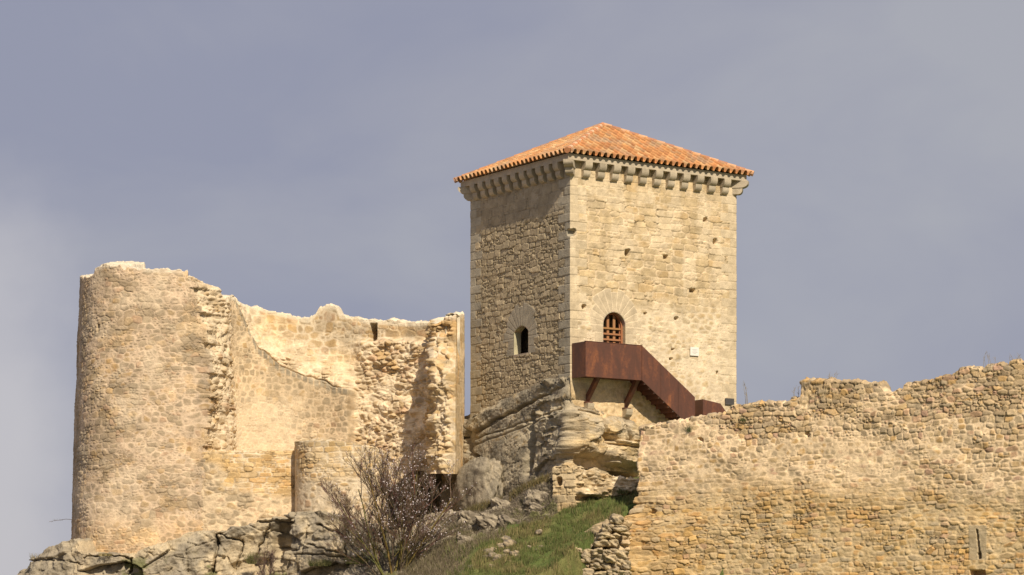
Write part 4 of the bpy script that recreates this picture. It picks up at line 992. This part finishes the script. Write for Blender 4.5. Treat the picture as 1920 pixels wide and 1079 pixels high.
# ================================================================== CURTAIN WALL
def cur_style(S, Z, PX, PY):
    fl = .42 + .52 * ss(.42, .58, fbm(S * .26, Z * .40, 4, 161)) * ss(740, 800, PY) - .34 * ss(50, 0, PY - np.interp(PX, [1200, 1350, 1500, 1920], [800, 770, 730, 690])) 
    zone = ss(965, 895, PY + 70 * (fbm(S * .3, Z * .3, 3, 162) - .5) + .02 * (PX - 1300)) 
    dA, cA = masonry(S, Z, w=.33, h=.20, jx=.75, jy=.5, p=3.4, jw=.030, depth=.062, fill=fl, tilt=.032, pal=TAN + CREAM + TAN + [(.47, .30, .22)], mort=MORT * 1.14, seed=163, warp=.09, var=.26, drk=.6, psat=.75)
    dB, cB = masonry(S, Z, w=.36, h=.175, jx=.75, jy=.45, p=3.6, jw=.030, depth=.05, fill=.46, tilt=.038, pal=OCHRE + OCHRE + TAN, mort=V3((.60, .46, .27)), seed=164, warp=.07, var=.24, drk=.7, psat=.75)
    d = lerp(dB, dA, zone); c = lc(cB * 1.08, cA * V3((1.10, 1.07, 1.04)), zone)
    # big odd stones
    t = ss(.5, .65, fbm(S * .45, Z * .6, 4, 165)) * .3; c = lc(c, c * V3((1.05, .90, .66)), t * (1 - zone))
    t = ss(.55, .68, fbm(S * .5 + 7, Z * .8, 4, 166)) * zone * .4; c = lc(c, c * V3((.86, .88, .90)), t)
    t = ss(45, 5, PY - np.interp(PX, [1200, 1350, 1500, 1510, 1650, 1690, 1800, 1920], [800, 770, 745, 715, 718, 725, 695, 680])) * ss(.42, .58, fbm(S * 1.5, Z * 2, 4, 167)); c = lc(c, c * V3((.72, .73, .75)), t * .7)
    d = d + (fbm(S * .5, Z * .6, 4, 168) - .5) * .28
    hx = np.floor(S / .5); hz = np.floor(Z / .35); hh_ = hsh(hx, hz, 401) > .992
    hr = np.hypot((S / .5 - hx - .5) * 1.2, (Z / .35 - hz - .5) * 1.5) + .8 * (fbm(S * 6, Z * 6, 3, 3) - .5)
    d = d - .18 * hh_ * (1 - ss(.22, .34, hr))
    # arrow slit with dressed blocks
    inb = (np.abs(PX - 1834) < 17) & (PY > 985) & (PY < 1050)
    c = np.where(inb[..., None], lc(c, np.broadcast_to(V3((.46, .37, .24)), c.shape) * (.9 + .2 * fbm(S * 5, Z * 5, 3, 2))[..., None], np.full(PX.shape, .85)), c); d = np.where(inb, d * .25 + .03, d)
    q = (np.abs(PX - 1834 - .10 * (PY - 1010)) < 1.7 + 1.6 * ss(1030, 1040, PY)) & (PY > 993) & (PY < 1048)
    d = np.where(q, d - .8, d)
    q = (PX > 1820) & (PX < 1848) & (np.abs(PY - 1074) < 5); d = np.where(q, d - .5, d)
    # broken ragged left end
    t = ss(1215, 1190, PX) ; d = d + t * (fbm(S * 2, Z * 2, 4, 169) - .5) * .35
    # return face darker lichen
    return d, c
def cur_dx(S, Z, PX, PY):
    s0 = 2.0
    m = np.exp(-np.abs(S - s0) / .9)
    sh = np.interp(PY, [780, 900, 945, 965, 985, 1010, 1040, 1120], [0, -3, -8, -20, -46, -52, -42, -58]) / F * 109
    j = .22 * (hsh(np.floor(Z / .25), Z * 0, 51) - .5) * ss(880, 930, PY)
    return m * (sh + j), 0 * sh
cpth = [XY(1204, 112.2), XY(1200, 110.2), XY(1930, 101.8), XY(2050, 100.6)]
cw = wall('curtain_wall', cpth, .8, lambda px, s, Y: 1.6 + 0 * s, pyfun([(1195, 812), (1203, 800), (1230, 797), (1275, 790), (1320, 782), (1360, 774), (1366, 765), (1400, 760), (1440, 756), (1480, 752), (1500, 744), (1502, 717), (1530, 714), (1580, 716), (1640, 720), (1650, 721), (1654, 727), (1660, 736), (1691, 737), (1695, 722), (1740, 715), (1782, 706), (1800, 694), (1850, 690), (1885, 684), (1925, 677), (2060, 665)]), cur_style, ds=.026, dz=.026, topj=.11, dxf=cur_dx, seed=19)
tag(cw, 'long rubble stone curtain wall with stepped broken top in the right foreground', 'wall')

# loose stones capping the curtain wall: small irregular silhouette stones
capx = [(p, q) for p, q in ((1376, 762), (1398, 759), (1416, 758), (1444, 754), (1462, 753), (1490, 747), (1260, 791), (1300, 784), (1335, 777), (1548, 713), (1566, 714), (1600, 716), (1620, 717), (1508, 714), (1706, 719), (1724, 716), (1760, 710), (1808, 692), (1830, 690), (1862, 687), (1905, 680))]
ORD = 'first second third fourth fifth sixth seventh eighth ninth tenth eleventh twelfth thirteenth fourteenth fifteenth sixteenth seventeenth eighteenth nineteenth twentieth twenty-first twenty-second'.split()
capx.sort()
for i, (px, py) in enumerate(capx):
    Yw = np.interp(px, [1200, 1930], [110.2, 101.8]) + .25
    r = random.Random(i)
    boulder('cap_stone', P3(px, py + 3, Yw), (r.uniform(.13, .24), .22, r.uniform(.08, .13)), r.uniform(-12, 12), 200 + i, [(.38, .32, .235), (.47, .36, .22)], 'small loose stone on top of the curtain wall, ' + ORD[i] + ' from the left', 'stone', 'loose stones along the curtain wall top', sub=2, mat=M_STONE)

# ruined stub and rubble at the curtain wall's left foot
def surf_z(x, y): return float(ground_z(np.array(x), np.array(y)))
def on_ground(px, py, r=.15):
    # intersect the view ray with the terrain slope
    best = None
    for k in range(400):
        Y = 100 + k * .035; x = (px - 960) / F * Y; z = zpx(py, Y)
        if z <= surf_z(x, Y): return (x, Y, z)
    return (x, Y, z)
def stub_style(S, Z, PX, PY):
    d, c = masonry(S, Z, w=.40, h=.20, jx=.9, jy=.8, p=2.6, jw=.05, depth=.20, fill=.1, tilt=.16, pal=TAN + CREAM, mort=MORT, seed=181, warp=.1, drk=.55)
    return d + (fbm(S * 1.5, Z * 2, 4, 182) - .5) * .5, c
wl_ = wall('broken_wall_stub', [XY(1016, 109.4), XY(1024, 108.3), XY(1060, 108.0), XY(1120, 108.2), XY(1182, 108.9)], 1.3, lambda px, s, Y: 2.2 + 0 * s, pyfun([(1010, 1075), (1022, 1068), (1050, 1046), (1060, 1036), (1085, 1034), (1112, 1026), (1122, 1000), (1134, 984), (1160, 978), (1185, 974)]), stub_style, topj=.16)
tag(wl_, 'low broken stub of rubble wall at the left foot of the curtain wall', 'wall')
LBX = ([975, 985, 1000, 1024, 1032, 1046, 1060, 1080], [1150, 1134, 1124, 1116, 1058, 1036, 1026, 1022])
row = 0
for py in (977, 991, 1006, 1021, 1036, 1049, 1062, 1076):
    r = random.Random(py); x = float(np.interp(py, *LBX)); kk = 0
    while x < 1172:
        w_ = r.uniform(9, 15)
        if x + w_ > 1178 or kk > 8: break
        if py > 1030 or x < 1150:
            boulder('rubble_stone', P3(x + w_ * .8, py + r.uniform(-2, 2), 107.75 + r.uniform(-.12, .1) + .25 * (py < 1030)), (w_ / 48 * r.uniform(.9, 1.15), .38, r.uniform(.10, .19)), r.uniform(-14, 14), 300 + row * 20 + kk,
                    [(.30, .245, .17), (.54, .43, .27)], ORD[kk] + ' stone from left, ' + ORD[row] + ' row of the rubble heap by the curtain wall', 'stone', 'rubble heap at the curtain wall foot', sub=3, rough=.42, pw=4.5)
        x += w_ * 1.9; kk += 1
    row += 1
grs = [(948, 1017, .22), (955, 1024, .26), (940, 1028, .16), (915, 1040, .22), (925, 1047, .2), (935, 1052, .22), (908, 1050, .14), (950, 1038, .13), (925, 1035, .14), (962, 1044, .16), (972, 1049, .15), (968, 1040, .12), (1014, 1030, .10), (1008, 1036, .10), (992, 1030, .09), (1010, 1002, .14), (884, 1068, .14), (922, 1066, .12), (945, 1048, .14), (955, 1058, .1)]
grs.sort()
for i, (px, py, s_) in enumerate(grs):
    p = on_ground(px, py); r = random.Random(i + 90)
    boulder('field_stone', (p[0], p[1] - .05, p[2] + .08), (s_, s_ * .8, s_ * .7), r.uniform(-20, 20), 400 + i, [(.19, .16, .125), (.44, .35, .23)], 'rough field stone lying in the grass below the tower, ' + ORD[i] + ' from the left', 'stone', 'stones scattered in the grass', sub=2, rough=.35)

# ================================================================== plants
def blades(name, pts, hgt, wid, cols, seed, lean=.4, kind='stuff', label=None, cat=None, group=None, parent=None):
    g_ = np.random.default_rng(seed); n = len(pts); pts = np.asarray(pts)
    a = g_.uniform(0, 2 * math.pi, n); h = hgt * g_.uniform(.5, 1.3, n); w = wid * g_.uniform(.6, 1.3, n)
    ld = g_.uniform(0, 2 * math.pi, n); la = lean * g_.uniform(0, 1, n) * h
    sx_ = np.cos(a) * w / 2; sy_ = np.sin(a) * w / 2
    v0 = pts + np.stack([-sx_, -sy_, 0 * h], 1); v1 = pts + np.stack([sx_, sy_, 0 * h], 1)
    v2 = pts + np.stack([np.cos(ld) * la, np.sin(ld) * la, h], 1)
    V = np.stack([v0, v1, v2], 1).reshape(-1, 3)
    cc = np.array(cols)[g_.integers(0, len(cols), n)] * g_.uniform(.7, 1.25, n)[:, None]
    C = np.repeat(cc, 3, 0)
    o = mk(name, V, np.arange(3 * n).reshape(-1, 3), None, C, M_LEAF, parent, smooth=False)
    return tag(o, label, cat, group, kind)
n = 120000
gxr = RNG.uniform(-5.5, 6.5, n); gyr = RNG.uniform(101.5, 113.6, n)
gz = ground_z(gxr, gyr) + ((fbm(gxr * .8, gyr * .8, 4, 5) - .5) * .5 + (fbm(gxr * 5, gyr * 5, 3, 6) - .5) * .12)
pxg, pyg = proj(gxr, gyr, gz)
dry = fbm(gxr * .9, gyr * .9, 4, 31); keepm = (pyg < 1095) & (pxg > 830) & (pxg < 1230) & (RNG.uniform(0, 1, n) < .12 + .88 * ss(-25, 25, pxg - np.interp(pyg, [970, 985, 1040, 1079], [1030, 985, 880, 865])))
P_ = np.stack([gxr, gyr, gz - .02], 1)[keepm]; dr = dry[keepm]
g1 = P_[dr < .56]; g2 = P_[dr >= .56]
clm = lambda p: np.clip(ss(.3, .75, fbm(p[:, 0] * 3.5, p[:, 1] * 3.5, 3, 88)) * 1.5 + .35, .3, 2)
blades('grass', g1, .15 * clm(g1), .028, [(.105, .14, .036), (.13, .155, .045), (.155, .16, .055), (.20, .185, .08), (.085, .12, .03)], 3)
blades('dry_grass', g2, .17 * clm(g2), .026, [(.22, .18, .08), (.15, .145, .05), (.26, .21, .10), (.11, .13, .035)], 4)
n = 40000
gx3 = RNG.uniform(-8.5, -.2, n); gy3 = RNG.uniform(104, 115, n)
gz3 = ground_z(gx3, gy3) + ((fbm(gx3 * .8, gy3 * .8, 4, 5) - .5) * .5 + (fbm(gx3 * 5, gy3 * 5, 3, 6) - .5) * .12)
px3, py3 = proj(gx3, gy3, gz3); m3 = (px3 < np.interp(py3, [970, 985, 1040, 1079], [1015, 970, 880, 865]) + 50 * (fbm(gx3 * 1.5, gy3 * 1.5, 3, 3) - .5)) & (py3 < 1110)
blades('dry_scrub', np.stack([gx3, gy3, gz3 - .02], 1)[m3], .22, .022, [(.15, .115, .08), (.20, .165, .11), (.11, .095, .05), (.13, .12, .05), (.25, .21, .14)], 6, lean=.9)
# scrub on the bank: twiggy tufts
idx = RNG.integers(0, BANK.shape[0] * BANK.shape[1], 30000)
bp = BANK.reshape(-1, 3)[idx]; dm = fbm(bp[:, 0] * 1.3, bp[:, 2] * 1.3, 4, 61)
blades('scrub', bp[dm > .44] + RNG.normal(0, .03, (int((dm > .44).sum()), 3)), .11, .020, [(.15, .115, .085), (.20, .16, .12), (.10, .08, .06), (.11, .10, .05), (.24, .20, .16)], 5, lean=.9)
BR_ = sorted(((40, 150, .5, .35), (70, 190, .6, .3), (60, 245, .45, .3), (95, 225, .5, .28), (30, 215, .55, .3), (100, 160, .5, .3), (50, 285, .5, .35), (85, 280, .4, .22)), key=lambda q: BANK[q[0], q[1], 0] / BANK[q[0], q[1], 1])
for i, (r_, c_, a_, b_) in enumerate(BR_):
    boulder('bank_rock', BANK[r_, c_] + np.array([0, .1, -.05]), (a_, a_ * .7, b_), 18, 700 + i, [(.24, .20, .15), (.40, .34, .25)], 'grey brown rock sunk in the scrubby bank, ' + ORD[i] + ' of eight from the left', 'rock', 'rocks sunk in the scrubby bank', sub=4, rough=.45, pw=4)
# grass tufts on ledges
def tuft(px, py, Y, n, r, h, cols, seed, label, grp='dry grass tufts on the rocks'):
    g_ = np.random.default_rng(seed); c = np.array(P3(px, py, Y))
    pts = c + np.clip(np.stack([g_.normal(0, 1, n), g_.normal(0, .5, n), 0 * g_.normal(0, 1, n)], 1), -1.3, 1.3) * r
    blades('grass_tuft', pts, h, .02, cols, seed, .8, None, label, 'grass', grp)
def btuft(x0, x1, n, h, cols, seed, label):
    g_ = np.random.default_rng(seed); P = BANK[8:22].reshape(-1, 3); px, _ = proj(P[:, 0], P[:, 1], P[:, 2]); P = P[(px > x0) & (px < x1)]
    blades('grass_tuft', P[g_.integers(0, len(P), n)], h, .022, cols, seed, .8, None, label, 'grass', 'dry grass tufts on the rocks')
DRYC = [(.30, .24, .12), (.24, .19, .09), (.36, .29, .15), (.17, .16, .06)]
GRC = [(.10, .12, .035), (.15, .15, .05), (.2, .17, .08)]
tuft(86, 1053, 118.3, 500, .42, .32, DRYC, 601, 'straw coloured grass tuft on the far left rock ledge')
tuft(475, 1058, 115.2, 450, .16, .45, GRC, 603, 'green tuft growing in a crack of the rock ledge')
tuft(600, 1062, 114.2, 600, .32, .28, GRC, 604, 'green tuft low on the rock below the left side of the round bastion')
tuft(668, 1058, 113.9, 600, .32, .30, GRC, 605, 'green tuft on the low rock between the round bastion and the large shrub')
tuft(198, 1043, 116.0, 220, .2, .14, DRYC, 606, 'thin dry grass at the drum foot')
btuft(872, 940, 900, .30, [(.16, .12, .05), (.2, .16, .08), (.12, .11, .04)], 607, 'brown grass tuft in the crack beneath the boulder')
btuft(955, 1030, 900, .26, [(.2, .15, .06), (.26, .2, .1), (.15, .14, .05)], 608, 'dry golden grass tuft at the foot of the grey crag')
tuft(1168, 926, 112.9, 200, .14, .22, GRC, 609, 'small green plant above the grass slope beside the curtain wall')
tuft(1293, 810, 109.0, 60, .07, .28, [(.09, .11, .04)], 610, 'small green weed growing out of the curtain wall')
tuft(1393, 790, 107.8, 60, .08, .22, [(.09, .11, .04)], 611, 'small green weed high on the curtain wall beside the tower')
def stalks(px, py, Y, n, h, spread, seed, label, col=(.22, .18, .12)):
    r = random.Random(seed); mb = MB(); b = Vector(P3(px, py, Y))
    for i in range(n):
        p = b + Vector((r.uniform(-spread, spread), r.uniform(-.1, .1), -.05)); hh = h * r.uniform(.5, 1.1); l = Vector((r.uniform(-.25, .25) * hh, 0, 0)); pts = [p + l * (t * t) + Vector((0, 0, hh * t)) for t in (0, .4, .75, 1)]
        mb.tube(pts, [.008, .007, .006, .003], 3, col)
        for k in range(3):
            t = r.uniform(.4, .95); q = p + l * t * t + Vector((0, 0, hh * t)); mb.tube([q, q + Vector((r.uniform(-.12, .12), 0, r.uniform(.05, .16)))], [.005, .003], 3, col)
    o = mb.build('dry_stalks', M_LEAF); tag(o, label, 'weeds', 'dry weed stalks on the curtain wall')
stalks(1410, 757, 107.9, 4, .9, .25, 1, 'tallest dry weed stalks on the curtain wall top right of the tower')
stalks(1490, 746, 106.8, 4, .5, .2, 2, 'short dry weed stalks beside the step of the curtain wall')
stalks(1560, 714, 106.0, 5, .35, .2, 3, 'low dry weed stalks on the square merlon of the curtain wall')
stalks(1855, 689, 102.6, 5, .6, .3, 4, 'dry weed stalks on the high right end of the curtain wall')
stalks(1905, 681, 102.2, 6, .4, .2, 5, 'low dry weed stalks on the curtain wall top, rightmost of all')
# bare twig sticking out left of the drum
mb = MB(); p0 = Vector(P3(139, 975, 120)); 
pts = [p0, p0 + Vector((-.35, 0, .03)), p0 + Vector((-.7, 0, -.02)), p0 + Vector((-1.05, 0, -.08))]; mb.tube(pts, [.012, .010, .007, .003], 4, (.12, .09, .07))
r = random.Random(3)
for k in range(14):
    t = r.uniform(.3, 1); q = p0 + Vector((-1.05 * t, 0, .02 - .08 * t)); mb.tube([q, q + Vector((r.uniform(-.14, .02), r.uniform(-.05, .05), r.uniform(-.09, .10)))], [.006, .003], 3, (.12, .09, .07))
o = mb.build('bare_twig', M_LEAF); tag(o, 'thin bare twig sticking out from the left edge of the round tower', 'twig')

# ------------------------------------------------------------------ bare flowering shrub
def shrub(name, base, stems, seed, label, cat, hmax, tw, nbloss, colb, colt, moss=True):
    r = random.Random(seed); root = empty(name, base, label, cat)
    segs = {0: MB(), 1: MB()}; tips = []
    tv = []; tf = []
    def tubeseg(mb, pts, r0, r1, n, col):
        k = len(pts) - 1; mb.tube(pts, [r0 + (r1 - r0) * i / k for i in range(k + 1)], n, col, cap=False)
    def grow(p, d, L, rad, lev):
        k = 6 if lev == 0 else (4 if lev < 3 else 3)
        pts = [p.copy()]; dirs = [d.copy()]
        for i in range(k):
            wob = .16 if lev else .10
            d = (d + Vector((r.uniform(-wob, wob), r.uniform(-wob, wob), r.uniform(-.04, .13)))).normalized()
            p = p + d * (L / k); pts.append(p.copy()); dirs.append(d.copy())
        zrel = (pts[0].z - base[2]) / hmax
        if lev == 0: col = colb
        else: col = tuple(a * r.uniform(.75, 1.3) for a in colt)
        if moss and lev <= 2 and zrel < .30 and r.random() < .45: col = (.17 * r.uniform(.7, 1.2), .135, .04)
        tubeseg(segs[0] if lev <= 1 else segs[1], pts, rad, rad * .35, 5 if lev == 0 else 3, col)
        if lev >= 2: tips.append(pts[-1]); tips.append(pts[len(pts) // 2])
        if lev < 4:
            nb = [10, 8, 6, 3][lev]
            for j in range(nb):
                t = r.uniform(.18 if lev else .22, 1.0); i = min(int(t * k), k - 1); q = pts[i].lerp(pts[i + 1], t * k - i)
                ax = Vector((r.gauss(0, 1), r.gauss(0, 1), r.gauss(0, .6))).normalized()
                nd = (dirs[i] * r.uniform(.7, 1.1) + ax * r.uniform(.45, .85) + Vector((0, 0, .18))).normalized()
                grow(q, nd, L * r.uniform(.34, .58) * (1 - .35 * t), max(rad * .42, tw), lev + 1)
    for (dx, dy, L, rad) in stems:
        grow(Vector(base) + Vector((r.uniform(-.15, .15), r.uniform(-.1, .1), 0)), Vector((dx, dy, 1)).normalized(), L, rad, 0)
    segs[0].build('branches', M_LEAF, root, True)
    o = segs[1].build('twigs', M_LEAF, root, True); o['kind'] = 'stuff'
    if nbloss:
        V = []; Fc = []
        for i in range(nbloss):
            p = r.choice(tips)
            if (p.x - base[0]) < -1.0 and r.random() < .75: continue
            p = p + Vector((r.uniform(-.05, .05), r.uniform(-.05, .05), r.uniform(-.05, .05))); s = r.uniform(.014, .032)
            a = Vector((r.gauss(0, 1), r.gauss(0, 1), r.gauss(0, 1))).normalized() * s; b = a.cross(Vector((r.gauss(0, 1), r.gauss(0, 1), r.gauss(0, 1)))).normalized() * s; c_ = a.cross(b).normalized() * s
            k0 = len(V); V += [p + a, p + b, p - a, p - b, p + c_, p - c_]; Fc += [[k0, k0 + 1, k0 + 4], [k0 + 1, k0 + 2, k0 + 4], [k0 + 2, k0 + 3, k0 + 4], [k0 + 3, k0, k0 + 4], [k0 + 1, k0, k0 + 5], [k0 + 2, k0 + 1, k0 + 5], [k0 + 3, k0 + 2, k0 + 5], [k0, k0 + 3, k0 + 5]]
        o = mk('blossoms', [tuple(v) for v in V], np.array(Fc), None, np.full((len(V), 3), (.72, .64, .66)), M_LEAF, root, False); o['kind'] = 'stuff'
    return root
bb = P3(737, 1110, 112.0)
stems = [(-.95, 0, 3.6, .035), (-.75, .15, 4.0, .04), (-.55, 0, 4.4, .045), (-.40, -.1, 4.4, .05), (-.22, .1, 4.4, .05), (-.08, 0, 4.9, .06), (.05, -.15, 5.0, .06), (.18, .1, 5.0, .06), (.30, 0, 4.8, .05), (.45, .1, 4.5, .05), (.62, -.1, 4.2, .045), (.30, -.2, 3.8, .04), (.75, .1, 3.4, .035), (.15, -.2, 4.0, .04)]
shrub('flowering_shrub', bb, stems, 21, 'large bare shrub with reddish twigs and tiny white blossoms between the two towers', 'shrub', 6.5, .0048, 1900, (.12, .09, .06), (.155, .105, .075))
shrub('bare_bush', P3(500, 1100, 113.5), [(-.5, 0, 1.1, .02), (-.2, 0, 1.2, .02), (.1, 0, 1.2, .02), (.4, 0, 1.1, .02)], 22, 'small reddish bare bush low in front of the rocks left of the large shrub', 'bush', 1.5, .004, 0, (.12, .09, .07), (.16, .105, .085), False)
